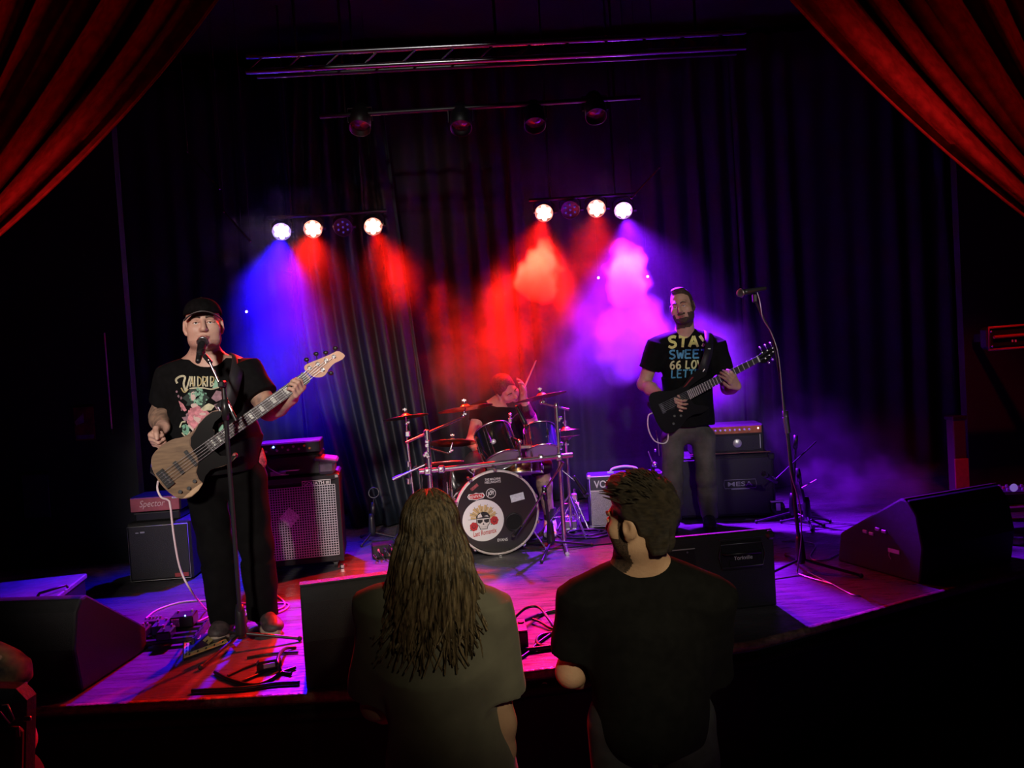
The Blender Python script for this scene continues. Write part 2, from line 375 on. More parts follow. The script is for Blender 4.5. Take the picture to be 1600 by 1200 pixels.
# gathered front drape that sweeps to the floor beside the bass stack
def fall(name, tops, bots, y, nf, amp, label, mt):
    b = MB(); nx, nz = nf * 8, 20; vs = []
    for j in range(nz + 1):
        v = j / nz
        for i in range(nx + 1):
            u = i / nx; t = Vector(tops[0]).lerp(Vector(tops[1]), u); q = Vector(bots[0]).lerp(Vector(bots[1]), u)
            p = t.lerp(q, v); p.x -= .16 * math.sin(math.pi * v) * (1 - u) - .10 * v ** 3
            vs.append((p.x, p.y - amp * math.sin(u * nf * 2 * math.pi + .8 * math.sin(4 * v + 3 * u)), p.z))
    b.add(vs, [(j * (nx + 1) + i, j * (nx + 1) + i + 1, (j + 1) * (nx + 1) + i + 1, (j + 1) * (nx + 1) + i) for j in range(nz) for i in range(nx)], 0, True)
    o = single(name, b, mt, label, 'curtain'); md = o.modifiers.new('t', 'SOLIDIFY'); md.thickness = .006; return o
fall('stage_drape', ((-1.75, 6.75, 4.8), (-1.02, 6.75, 4.8)), ((-1.55, 6.45, ZS + .02), (-.72, 6.4, ZS + .02)), 6.6, 6, .045, 'gathered dark blue drape sweeping to the floor beside the bass speaker stack', mat('drape_blue', (.0035, .007, .014), .6, sheen=.0, var=.3, scale=30))
# red house curtains tied back at both sides of the opening
m_red = mat('red_velvet', (.30, .004, .004), .9, spec=.0, var=.25, scale=25)
def bez(a, b_, c, t): return tuple((1 - t) ** 2 * a[i] + 2 * t * (1 - t) * b_[i] + t * t * c[i] for i in range(2))
def house_curtain(inner, outer, nf, label, flip):
    nx, nz = nf * 10, 36; vs = []
    for j in range(nz + 1):
        v = j / nz
        for i in range(nx + 1):
            u = i / nx; uw = u + .035 * math.sin(9 * u) + .02 * math.sin(23 * u)
            a, c = bez(*inner, v), bez(*outer, v); px = a[0] + (c[0] - a[0]) * uw; py = a[1] + (c[1] - a[1]) * uw
            ph = (u ** .8) * nf * 2 * math.pi + .5 * math.sin(4 * v + 8 * u)
            dep = (math.sin(ph) + .35 * math.sin(2.3 * ph + 1)) * (.075 * (1 - .45 * v)) * (.7 + .3 * math.sin(3 * u + 2))
            vs.append(tuple(at(px, py, 3.0 + dep + .25 * u)))
    b = MB(); b.add(vs, [(j * (nx + 1) + i, j * (nx + 1) + i + 1, (j + 1) * (nx + 1) + i + 1, (j + 1) * (nx + 1) + i) for j in range(nz) for i in range(nx)], 0, True)
    t = thing('house_curtain', label, 'curtain', tuple(at(*inner[2], 3.1)))
    o = obj('cloth', b, m_red, t); md = o.modifiers.new('t', 'SOLIDIFY'); md.thickness = .008
    e = MB(); e.tube([at(*bez(*inner, k / 24), 2.985) for k in range(25)], .006, 6); obj('hem_cord', e, m_red, t)
    tb = MB(); tb.tube([at(inner[2][0] * .9 + outer[2][0] * .1, inner[2][1] + 12, 2.9), at((inner[2][0] + outer[2][0]) / 2, inner[2][1] + 5, 2.88), at(*outer[2], 3.1), at((inner[2][0] + outer[2][0]) / 2, inner[2][1] - 20, 3.35)], .02, 8, closed=True, sub=6); obj('tieback', tb, m_red, t)
    return t
house_curtain(((430, -140), (215, 225), (-170, 500)), ((-420, -140), (-380, 160), (-260, 430)), 7, 'red velvet house curtain tied back at the upper left', 1)
house_curtain(((1120, -140), (1400, 220), (1790, 470)), ((2050, -140), (1980, 150), (1850, 400)), 8, 'red velvet house curtain tied back at the upper right', -1)
# black masking border pipes overhead
m_pipe = mat('pipe_metal', (.35, .35, .37), .25, metal=1.0)
m_bar = mat('black_steel', (.015, .015, .017), .35, spec=.6)
t = thing('lighting_truss', 'long black lighting truss with two shiny chords across the top of the stage', 'truss', tuple(at(780, 90, 4.3)))
pa, pb, pc, pd = at(385, 112, 4.3), at(1165, 74, 4.3), at(385, 88, 4.3), at(1165, 50, 4.3)
obj('chord', MB().cyl(pa, pb, .016, n=12), m_pipe, t); obj('chord', MB().cyl(pc, pd, .016, n=12), m_pipe, t)
obj('chord', MB().cyl((pa + pc) / 2 + V(0, .18, 0), (pb + pd) / 2 + V(0, .18, 0), .016, n=12), m_bar, t)
for k in (.1, .5, .9): r2 = pc.lerp(pd, k); obj('drop_rod', MB().cyl(r2, V(r2.x, r2.y, 5.1), .008, n=8), m_bar, t)
for k in range(14):
    q = k / 13; p = pa.lerp(pb, q); r2 = pc.lerp(pd, min(1, q + .035))
    obj('brace', MB().cyl(p, r2, .006, n=6), m_bar, t)
# slanted rigging bars of the wings
for i, (a, c, yy, lab) in enumerate([((293, 237), (343, 295), 5.6, 'upper slanted rigging bar at the left of the stage'), ((350, 331), (391, 377), 5.6, 'lower slanted rigging bar above the bass player'), ((987, 309), (1030, 262), 5.9, 'slanted rigging bar above the right hand light row')]):
    p, q = at(*a, yy), at(*c, yy); t = thing('rigging_bar', lab, 'rigging bar', tuple((p + q) / 2)); obj('bar', MB().cyl(p, q, .007, n=8).ball(p, .011, 8).ball(q, .011, 8), m_pipe, t)
    for r2 in (p, q): obj('hanger', MB().cyl(r2, V(r2.x, r2.y, 5.1), .003, n=6), m_black, t)
p, q = at(441, 425, 6.9), at(585, 417, 6.9); t = thing('curtain_rail', 'thin metal curtain rail on the backdrop below the left light row', 'rail', tuple((p + q) / 2)); obj('rail', MB().cyl(p, q, .007, n=8), m_pipe, t)
for r2 in (p, q): obj('bracket', MB().cyl(r2, r2 + V(0, .25, 0), .012, n=8), m_pipe, t)
for px, py, lab in ((385, 487, 'tiny white indicator bead left of the blue beam'), (483, 483, 'tiny violet white indicator bead behind the bass player'), (595, 471, 'tiny white indicator bead on the sweeping drape'), (935, 434, 'tiny pink indicator bead left of the violet glow'), (1012, 432, 'tiny pink indicator bead right of the violet glow')):  # glowing beads on wires put in for bright specks of unknown source
    p = at(px, py, 6.72 if px > 700 else 6.6); t = thing('luminous_bead', lab, 'indicator lamp', tuple(p), 'indicator beads in front of the backdrop'); obj('glow_ball', MB().ball(p, .011, 8), emit('luminous', (.85, .7, 1), 5), t); obj('socket', MB().cyl(p + V(0, .005, 0), p + V(0, .03, 0), .012, n=8), m_bar, t); obj('wire', MB().cyl(p + V(0, .02, 0), V(p.x, p.y + .02, 5.1), .002, n=5), m_black, t)
# things on the left wing wall
y = 5.70
t = thing('wall_pole', 'thin pale upright pole against the left wing wall', 'pole', tuple(at(175, 676, y)))
obj('shaft', MB().cyl(at(163, 520, y), at(175, 674, y), .006, n=8), mat('pale_pole', (.6, .6, .6), .4), t); obj('foot', MB().cyl(at(174.6, 670, y), at(175.2, 677, y), .011, n=8), m_bar, t)
c = at(132, 662, 5.69); t = thing('wall_poster', 'small red and white poster on the dark left wing wall', 'poster', tuple(c))
obj('sheet', MB().box(c, (.15, .006, .25)), mat('poster_red', (.16, .01, .02), .6, var=.6, scale=12), t)
obj('patch', MB().prism([(-.05, 0), (.02, .06), (.02, -.01), (-.04, -.03)], c + V(-.02, -.004, .02), (1, 0, 0), (0, 0, 1), .002), mat('poster_white', (.35, .33, .33), .6, var=.3), t)
obj('strip', MB().box(c + V(0, -.004, -.10), (.13, .003, .03)), mat('poster_violet', (.2, .02, .3), .6, var=.3), t)
c = at(57, 775, 5.69); t = thing('wall_panel', 'dim grey panel low on the left wing wall', 'panel', tuple(c))
obj('plate', MB().box(c, (.2, .012, .33), bev=.004), mat('dim_panel', (.03, .045, .05), .6, var=.2), t); obj('rim', MB().box(c + V(0, .003, 0), (.22, .008, .35)), m_bar, t)
# ------------------------------------------------------------------ shared materials
m_tolex = mat('tolex', (.008, .008, .009), .6, bump=.4, bscale=400, var=.2, scale=50)
m_blackpl = mat('black_plastic', (.014, .014, .015), .35)
m_rubber = mat('rubber', (.02, .02, .02), .6)
m_chrome = mat('chrome', (.85, .85, .87), .27, metal=1)
m_steel = mat('dull_steel', (.5, .5, .52), .32, metal=1)
m_white = mat('white_paint', (.75, .75, .73), .5)
m_grille = mat('grille_black', (.02, .02, .022), .6, bump=.5, bscale=300)
m_silver = mat('silver_plate', (.55, .55, .56), .4, metal=.6)
class Fr:
    """local frame standing on the deck: x = right seen from the front, y = away from the front, z = up"""
    def __init__(s, loc, yaw=0.0, pitch=0.0):
        s.o = Vector(loc); s.m = (Matrix.Rotation(yaw, 3, 'Z') @ Matrix.Rotation(pitch, 3, 'X')); s.r = s.m.to_4x4()
    def __call__(s, x, y, z): return s.o + s.m @ Vector((x, y, z))
    @property
    def ux(s): return s.m @ Vector((1, 0, 0))
    @property
    def uy(s): return s.m @ Vector((0, 1, 0))
    @property
    def uz(s): return s.m @ Vector((0, 0, 1))
def grid_mesh(f, x0, x1, z0, z1, y, step, r, mb):
    n = int((x1 - x0) / step)
    for i in range(n + 1): x = x0 + (x1 - x0) * i / n; mb.box(f((x), y, (z0 + z1) / 2), (r, r, z1 - z0), f.r)
    n = int((z1 - z0) / step)
    for i in range(n + 1): z = z0 + (z1 - z0) * i / n; mb.box(f((x0 + x1) / 2, y - r * .5, z), (x1 - x0, r, r), f.r)
    return mb
def corners(f, w, d, h, mt, t, sz=.04, which=None):
    for sx in (-1, 1):
        for z in (0, 1):
            obj('corner_guard', MB().box(f(sx * (w / 2 - sz / 2 + .003), sz / 2 - .004, h * z + (sz / 2 - .003) * (1 - 2 * z)), (sz, sz, sz), f.r, bev=.008), mt, t)
def text_part(name, txt, size, f, x, y, z, mt, parent, fit=None, bold=0.01, shear=0, lift=.0015):
    return obj(name, text_mb(txt, size, f(x, y, z), f.ux, f.uz, lift, bold, fit, shear), mt, parent)
# ---- wide bass cabinet with a metal grille and its amplifier
f = Fr(gp(472, 896) + V(0, .02, 0), R(10)); W, Dp, H = .56, .42, .60
t = thing('bass_cabinet', 'wide black bass cabinet with silver wire grille and diamond badge, behind the bass player', 'speaker cabinet', tuple(f.o))
z0 = .055
obj('cabinet', MB().box(f(0, Dp / 2 + .02, z0 + H / 2), (W, Dp, H), f.r, bev=.012).box(f(0, .012, z0 + H - .02), (W, .03, .04), f.r, bev=.006).box(f(0, .012, z0 + .02), (W, .03, .04), f.r, bev=.006).box(f(-W / 2 + .012, .012, z0 + H / 2), (.024, .03, H), f.r).box(f(W / 2 - .012, .012, z0 + H / 2), (.024, .03, H), f.r), m_tolex, t)
g = grid_mesh(f, -W / 2 + .03, W / 2 - .03, z0 + .045, z0 + H - .07, .004, .0165, .0048, MB()); obj('grille', g, mat('grille_wire', (.45, .45, .48), .4, metal=.7), t)
obj('backing_cloth', MB().box(f(0, .012, z0 + H / 2 - .012), (W - .06, .006, H - .12), f.r), mat('backing', (.006, .006, .007), .8), t)
obj('diamond_badge', grid_mesh(Fr(f(-.06, -.002, z0 + .30), R(10)), -.001, .001, -.001, .001, 0, .001, .001, MB()).prism([(-.07, 0), (0, -.07), (.07, 0), (0, .07)], f(-.06, -.001, z0 + .33), tuple(f.ux), tuple(f.uz), .006), mat('badge', (.5, .5, .55), .45, metal=.5, var=.5, scale=160), t)
pl = obj('name_plate', MB().box(f(.13, -.002, z0 + H - .05), (.19, .006, .038), f.r), m_white, t); obj('plate_field', MB().box(f(.13, -.0045, z0 + H - .05), (.182, .004, .03), f.r), m_blackpl, pl)
obj('lettering', text_mb('GOLIATH III', .02, f(.045, -.006, z0 + H - .06), f.ux, f.uz, .002, .02, .17), m_white, pl)
corners(f, W, Dp, H + z0, m_steel, t, .035)
for sx in (-1, 1):
    for yy in (.07, .37): obj('caster', MB().cyl(f(sx * .22 - .012, yy, .025), f(sx * .22 + .012, yy, .025), .026, n=12).box(f(sx * .22, yy, .045), (.04, .04, .02), f.r), m_rubber, t)
ztop = z0 + H
t = thing('rack_case', 'black rack case on top of the wide bass cabinet', 'rack case', tuple(f(-.05, .2, ztop)))
obj('shell', MB().box(f(-.05, .22, ztop + .075), (.44, .36, .15), f.r, bev=.01), m_tolex, t); obj('front_panel', MB().box(f(-.05, .036, ztop + .075), (.40, .01, .12), f.r), m_blackpl, t)
obj('handle', MB().tube([f(-.12, .03, ztop + .05), f(-.12, .0, ztop + .05), f(.02, .0, ztop + .05), f(.02, .03, ztop + .05)], .006, 6), m_steel, t)
obj('paper_tag', MB().box(f(-.12, .028, ztop + .03), (.10, .003, .03), f.r), mat('tag_grey', (.3, .3, .3), .6, var=.2), t)
obj('patch_lead', MB().tube([f(-.2, .02, ztop + .13), f(-.17, -.01, ztop + .08), f(-.1, .0, ztop + .03), f(-.05, .025, ztop + .02)], .004, 6, sub=5), m_steel, t)
z1 = ztop + .15
t = thing('bass_amplifier', 'slim bass amplifier head with glowing blue lamp on the rack case', 'amplifier', tuple(f(-.05, .2, z1)))
obj('chassis', MB().box(f(-.04, .2, z1 + .045), (.42, .3, .08), f.r, bev=.006), m_blackpl, t); obj('faceplate', MB().box(f(-.04, .047, z1 + .045), (.40, .008, .066), f.r), mat('faceplate', (.05, .05, .06), .3, metal=.6), t)
for k in range(9):
    mt = mat('amber_lamp', (.9, .35, .05), .4) if k in (7, 8) else m_silver
    obj('knob', MB().cyl(f(-.19 + k * .036, .043, z1 + .045 + (.012 if k % 2 else -.008)), f(-.19 + k * .036, .03, z1 + .045 + (.012 if k % 2 else -.008)), .009, .007, 10), mt, t)
obj('pilot_lamp', MB().ball(f(-.14, .04, z1 + .062), .007, 8), emit('blue_led', (.1, .2, 1), 12), t)
obj('top_rim', MB().box(f(-.04, .05, z1 + .087), (.42, .006, .004), f.r), m_steel, t)
single('folded_bag', MB().box(f(.2, .12, ztop + .10), (.16, .22, .03), f.r @ Matrix.Rotation(.2, 4, 'Y'), bev=.012).box(f(.2, .12, ztop + .045), (.12, .2, .09), f.r, bev=.02), mat('bag', (.08, .05, .09), .6, var=.3), 'small folded dark bag beside the amplifier on the wide bass cabinet', 'bag')
# ---- second bass rig at the far left
f = Fr(gp(251, 911) + V(0, .01, 0), R(4)); W, Dp, H = .42, .36, .40
t = thing('speaker_cabinet', 'square black cabinet with thin white piping at the left of the stage', 'speaker cabinet', tuple(f.o))
obj('cabinet', MB().box(f(0, Dp / 2 + .02, H / 2 + .01), (W, Dp, H), f.r, bev=.01), m_tolex, t); obj('grille', MB().box(f(0, .014, H / 2 + .01), (W - .03, .02, H - .03), f.r, bev=.006), m_grille, t)
p = MB(); q = [f(-W / 2 + .012, .002, .02), f(W / 2 - .012, .002, .02), f(W / 2 - .012, .002, H - .01), f(-W / 2 + .012, .002, H - .01)]; p.tube(q, .0025, 5, closed=True); obj('piping', p, mat('piping', (.55, .55, .5), .5), t)
pl = obj('badge', MB().box(f(.14, .0, .045), (.09, .005, .026), f.r), mat('badge_red', (.35, .05, .05), .4), t); obj('logo', MB().box(f(-.10, .0, H - .05), (.03, .004, .012), f.r, bev=.002).box(f(-.135, .0, H - .052), (.02, .003, .006), f.r), m_silver, t)
for sx in (-1, 1): obj('foot', MB().box(f(sx * .17, .2, .008), (.05, .28, .016), f.r), m_rubber, t)
zt = H + .012
t = thing('amplifier_stand', 'low black support block between the small amplifier and its cabinet', 'stand', tuple(f(0, .2, zt)))
obj('block', MB().box(f(-.02, .2, zt + .03), (.3, .26, .06), f.r, bev=.008), m_blackpl, t); obj('lip', MB().box(f(-.02, .065, zt + .056), (.3, .012, .008), f.r), m_rubber, t)
t = thing('bass_amplifier', 'small amplifier head with dull red front panel and script lettering', 'amplifier', tuple(f(0, .2, zt + .06)))
obj('chassis', MB().box(f(-.03, .2, zt + .115), (.34, .26, .105), f.r, bev=.008), m_blackpl, t); obj('front_panel', MB().box(f(-.03, .066, zt + .115), (.325, .01, .095), f.r, bev=.004), mat('spector_red', (.30, .07, .09), .45, var=.15), t)
text_part('lettering', 'Spector', .045, f, -.13, .06, zt + .10, mat('pink_letters', (.62, .42, .42), .5), t, .17, .0, .3)
obj('switch', MB().box(f(.11, .058, zt + .15), (.03, .01, .008), f.r).cyl(f(.095, .06, zt + .15), f(.095, .05, zt + .153), .005, n=8), m_silver, t)
# ---- combo amplifier with grey grille
f = Fr(gp(983, 826) + V(0, .02, 0), R(-4), R(-3)); W, Dp, H = .60, .26, .41
t = thing('combo_amplifier', 'combo guitar amplifier with grey grille cloth and white piping behind the dark haired man', 'amplifier', tuple(f.o))
obj('cabinet', MB().box(f(0, Dp / 2 + .015, H / 2 + .012), (W, Dp, H), f.r, bev=.012), mat('navy_tolex', (.035, .03, .06), .5, bump=.4, bscale=400), t)
obj('upper_panel', MB().box(f(0, .01, H - .055), (W - .04, .02, .105), f.r, bev=.003), mat('navy_panel', (.04, .035, .05), .5), t)
obj('grille_cloth', MB().box(f(0, .01, (H - .10) / 2 + .015), (W - .04, .02, H - .13), f.r, bev=.003), mat('grille_grey', (.42, .40, .36), .8, var=.35, scale=220, bump=.4, bscale=300), t)
p = MB(); q = [f(-W / 2 + .018, .0, .022), f(W / 2 - .018, .0, .022), f(W / 2 - .018, .0, H), f(-W / 2 + .018, .0, H)]; p.tube(q, .005, 6, closed=True); p.cyl(f(-W / 2 + .018, 0, H - .112), f(W / 2 - .018, 0, H - .112), .004, n=6); obj('piping', p, mat('cream_piping', (.8, .78, .72), .5), t)
text_part('lettering', 'VOX', .055, f, -W / 2 + .05, -.001, H - .085, m_white, t, .15, .02)
obj('handle', MB().tube([f(-.11, .12, H + .015), f(-.09, .12, H + .045), f(0, .12, H + .06), f(.09, .12, H + .045), f(.11, .12, H + .015)], .009, 8, sub=5).box(f(-.11, .12, H + .018), (.05, .03, .012), f.r).box(f(.11, .12, H + .018), (.05, .03, .012), f.r), mat('pale_handle', (.6, .58, .58), .5), t)
corners(f, W, Dp, H + .012, mat('pale_corner', (.6, .6, .62), .3, metal=.6), t, .035)
for sx in (-1, 1): obj('foot', MB().box(f(sx * .25, .13, .006), (.04, .18, .012), f.r), m_rubber, t)
# ---- guitar head and cabinet at the right
f = Fr(gp(1135, 813) + V(0, .0, 0), R(-6)); W, Dp, H = .78, .36, .50
t = thing('guitar_cabinet', 'tall black guitar cabinet with silver name plate behind the guitarist', 'speaker cabinet', tuple(f.o))
obj('cabinet', MB().box(f(0, Dp / 2 + .015, H / 2 + .015), (W, Dp, H - .01), f.r, bev=.012), m_tolex, t); obj('grille', MB().box(f(0, .01, H / 2 + .015), (W - .05, .02, H - .06), f.r, bev=.004), m_grille, t)
c0 = f(.12, -.002, .28); pl = obj('name_plate', MB().tube([c0 + f.ux * a + f.uz * b_ for a, b_ in ((-.118, -.03), (.118, -.03), (.125, .0), (.118, .038), (-.118, .038), (-.125, 0))], .0025, 5, closed=True).box(f(.12, .0, .245), (.14, .004, .008), f.r), mat('plate_grey', (.34, .34, .36), .4, metal=.5), t)
obj('lettering', text_mb('MESA', .034, f(.025, -.003, .268), f.ux, f.uz, .002, .008, .19), mat('plate_grey2', (.42, .42, .44), .4, metal=.3), pl)
corners(f, W, Dp, H + .01, m_blackpl, t, .05)
for sx in (-1, 1):
    for yy in (.07, .31): obj('caster', MB().cyl(f(sx * .3 - .012, yy, .02), f(sx * .3 + .012, yy, .02), .02, n=10), m_rubber, t)
t = thing('guitar_amplifier', 'guitar amplifier head with a red glowing knob row and white oval badge', 'amplifier', tuple(f(.06, .18, H + .01)))
HW = .56
obj('chassis', MB().box(f(.05, .19, H + .13), (HW, .3, .23), f.r, bev=.012), m_tolex, t)
obj('control_panel', MB().box(f(.05, .036, H + .205), (HW - .04, .012, .055), f.r), mat('copper_panel', (.42, .12, .06), .35, metal=.5, var=.2), t)
for k in range(12): obj('knob', MB().cyl(f(-.19 + k * .037, .03, H + .205), f(-.19 + k * .037, .018, H + .205), .009, .007, 8), m_silver, t)
obj('pilot_lamp', MB().ball(f(.285, .028, H + .212), .006, 8), emit('warm_led', (1, .7, .6), 6), t)
obj('front_grille', MB().box(f(.05, .036, H + .10), (HW - .05, .012, .12), f.r, bev=.003), m_grille, t)
obj('oval_badge', MB().lathe([(.0, .006), (.026, .005), (.034, 0)], f(.12, .03, H + .10), tuple(-f.uy), 18), m_silver, t)
obj('lower_rim', MB().box(f(.06, .03, H + .025), (HW + .06, .02, .006), f.r), mat('rim_red', (.2, .06, .05), .4), t)
obj('side_rim', MB().box(f(.05 + HW / 2 - .035, .026, H + .11), (.005, .01, .11), f.r), m_silver, t)
# ---- floor monitors
def wedge(name, label, loc, yaw, w, prof, rim=None, holes=()):
    f = Fr(loc, yaw); t = thing(name, label, 'monitor', tuple(f.o))
    b = MB(); vs = [f(-w / 2, y, z) for y, z in prof] + [f(w / 2, y, z) for y, z in prof]; k = len(prof)
    b.add(vs, [list(range(k)), list(range(k, 2 * k))[::-1]] + [(i, (i + 1) % k, k + (i + 1) % k, k + i) for i in range(k)])
    o = obj('cabinet', b, m_tolex, t); md = o.modifiers.new('b', 'BEVEL'); md.width = .012; md.segments = 2
    return t, f
mW = [(.0, .0), (.0, .385), (.012, .405), (.035, .405), (.44, .12), (.46, .08), (.46, 0)]
t, f = wedge('floor_monitor', 'black floor monitor with a carry handle and maker name facing the hall', gp(1108, 958), R(7), .74, mW)
W = .74
h = obj('handle_recess', MB().box(f(.19, -.001, .285), (.22, .008, .15), f.r, bev=.003), m_blackpl, t)
obj('frame', MB().tube([f(.08, -.006, .225), f(.30, -.006, .225), f(.315, -.006, .285), f(.30, -.006, .345), f(.08, -.006, .345), f(.065, -.006, .285)], .004, 6, closed=True), mat('dark_steel', (.12, .12, .13), .35, metal=.8), h)
obj('bar', MB().tube([f(.09, -.006, .30), f(.10, -.03, .30), f(.28, -.03, .30), f(.29, -.006, .30)], .008, 8).box(f(.19, -.006, .245), (.14, .008, .025), f.r), m_blackpl, h)
obj('top_edge', MB().box(f(.19, -.005, .372), (.24, .006, .005), f.r), mat('dark_steel', (.1, .1, .1)), h)
text_part('lettering', 'Yorkville', .022, f, .145, -.006, .262, mat('grey_letters', (.75, .75, .78), .5), t, .1, .0)
obj('jack_plate', MB().box(f(-.17, -.003, .30), (.22, .006, .09), f.r), m_blackpl, t); obj('plate_rim', MB().box(f(-.17, -.006, .342), (.22, .005, .005), f.r), mat('rim_grey', (.5, .5, .5), .4, metal=.3), t)
for x in (-.24, -.1): obj('screw', MB().cyl(f(x, -.004, .325), f(x, -.008, .325), .005, n=8), m_steel, t)
obj('corner_guard', MB().box(f(W / 2 - .02, .012, .372), (.05, .05, .05), f.r, bev=.015), mat('dark_steel', (.1, .1, .1)), t); obj('corner_guard', MB().box(f(-W / 2 + .02, .012, .372), (.05, .05, .05), f.r, bev=.015), mat('dark_steel', (.1, .1, .1)), t)
mC = [(.0, .0), (-.03, .22), (-.01, .38), (.02, .44), (.05, .455), (.46, .14), (.48, .1), (.48, 0)]
t, f = wedge('floor_monitor', 'black floor monitor with a pink lit top edge beside the long haired woman', gp(615, 1062) + V(-.045, .012, 0), R(14), .65, mC)
obj('handle_recess', MB().box(f(.05, -.022, .22), (.2, .02, .1), f.r, bev=.004), m_blackpl, t); obj('top_trim', MB().box(f(0, .036, .452), (.65, .022, .008), f.r @ Matrix.Rotation(R(22), 4, 'X')), mat('trim_tex', (.05, .05, .05), .5, bump=.6, bscale=200), t)
t, f = wedge('floor_monitor', 'large black floor monitor in shadow at the front left corner of the stage', gp(-45, 1092) + V(0, .05, 0), R(-6), 1.0, [(0, 0), (-.03, .2), (.0, .36), (.04, .41), (.08, .415), (.5, .12), (.5, 0)])
obj('handle_recess', MB().box(f(.0, -.022, .24), (.2, .02, .1), f.r, bev=.004), m_blackpl, t); obj('badge', MB().box(f(.02, -.036, .29), (.04, .004, .016), f.r), m_silver, t)
t, f = wedge('floor_monitor', 'big black floor monitor with a small white tag at the right of the stage', gp(1520, 900) + V(.0, .05, 0), R(22), .74, [(0, 0), (-.03, .2), (.0, .38), (.05, .45), (.10, .46), (.55, .18), (.58, 0)])
obj('tag', MB().box(f(-.372, .16, .15), (.004, .075, .022), f.r), m_white, t); obj('tag_string', MB().tube([f(-.373, .19, .14), f(-.376, .19, .12), f(-.373, .18, .10)], .002, 4), m_white, t)
for k in range(4): obj('latch', MB().box(f(-.373, .22 + .045 * k, .25 + .02 * (k % 2) - .015 * k), (.012, .035, .02), f.r, bev=.004), mat('rim_grey', (.3, .3, .3)), t)
obj('top_rim', MB().tube([f(-.37, .075, .458), f(.37, .075, .458)], .004, 5), mat('rim_red', (.2, .05, .05)), t)
# violet lit case lid at the left edge
c = at(45, 930, 4.1); t = thing('road_case', 'flat topped road case with violet light on its lid at the left edge', 'case', (c.x, c.y, ZS))
f = Fr((c.x - .12, c.y - .12, ZS), R(12))
obj('body', MB().box(f(0, .2, .11), (.62, .5, .2), f.r, bev=.008), m_tolex, t); obj('lid', MB().box(f(0, .2, .225), (.64, .52, .03), f.r, bev=.006), mat('lid_grey', (.25, .22, .25), .5, var=.15), t)
for sx in (-.2, .2): obj('latch', MB().box(f(sx, -.065, .2), (.06, .012, .06), f.r, bev=.004), m_steel, t)
obj('handle', MB().tube([f(.22, .0, .245), f(.23, .0, .262), f(.32, .12, .262), f(.33, .12, .245)], .008, 6), m_blackpl, t)
# ------------------------------------------------------------------ stage lamps
m_can = mat('lamp_housing', (.012, .012, .013), .45)
def par(i, px, py, c, aim, label, y=PAR_Y, drop=None):
    p = at(px, py, y); d = ((aim - p).normalized() * .45 + (CAM - p).normalized() * .55).normalized()
    t = thing('par_light', label, 'stage light', tuple(p), 'LED par lights above the backdrop')
    x, yv, z = frame(d)
    obj('housing', MB().lathe([(.001, -.075), (.05, -.07), (.072, -.05), (.078, -.01), (.078, .0)], p, tuple(d), 20).lathe([(.078, 0), (.07, -.006), (.001, -.006)], p, tuple(d), 20), m_can, t)
    obj('front_ring', MB().torus(p, tuple(d), .077, .004, 24, 6), m_can, t)
    lm = emit('lens_red', (1, .35, .25), 60) if c == RED else emit('lens_blue', (.55, .35, 1), 60) if c == BLUE else emit('lens_violet', (1, .45, 1), 60) if c == VIO else emit('lens_dim', (.05, .05, .5), .45)
    for k in range(7):
        a = k * math.pi / 3; q = p + (x * math.cos(a) + yv * math.sin(a)) * (.044 if k < 6 else 0)
        obj('lens', MB().ball(q, .0205 if pw_on(c) else .009, 8), lm, t)
    s = V(1, 0, 0)
    obj('yoke', MB().tube([p - s * .085, p - s * .088 + V(0, .02, .07), p - s * .05 + V(0, .03, .115), p + s * .05 + V(0, .03, .115), p + s * .088 + V(0, .02, .07), p + s * .085], .006, 6), m_bar, t)
    obj('knob', MB().cyl(p + s * .085, p + s * .11, .014, n=10), m_blackpl, t)
    return p
def pw_on(c): return c is not None
names = ['blue lit par light at the outer left end of the left row', 'red lit par light second from the left in the left row', 'dim unlit blue par light third in the left row', 'red lit par light at the inner end of the left row',
         'red lit par light at the inner end of the right row', 'dim unlit par light second in the right row', 'red lit par light third in the right row', 'violet lit par light at the outer right end of the right row']
pts = [par(i, px, py, c, aim, names[i]) for i, (px, py, c, aim, pw) in enumerate(PARS)]
for a, b_, lab in ((0, 3, 'black light bar carrying the left row of par lights'), (4, 7, 'black light bar carrying the right row of par lights')):
    p, q = pts[a] + V(-.12, .03, .118), pts[b_] + V(.12, .03, .118); zz = (p.z + q.z) / 2 + .01; p.z = q.z = zz
    t = thing('light_bar', lab, 'light bar', tuple((p + q) / 2)); obj('bar', MB().cyl(p, q, .016, n=10), m_bar, t)
    for k in (.2, .8): r = p.lerp(q, k); obj('drop_rod', MB().cyl(r, V(r.x, r.y, 5.1), .009, n=8), m_bar, t)
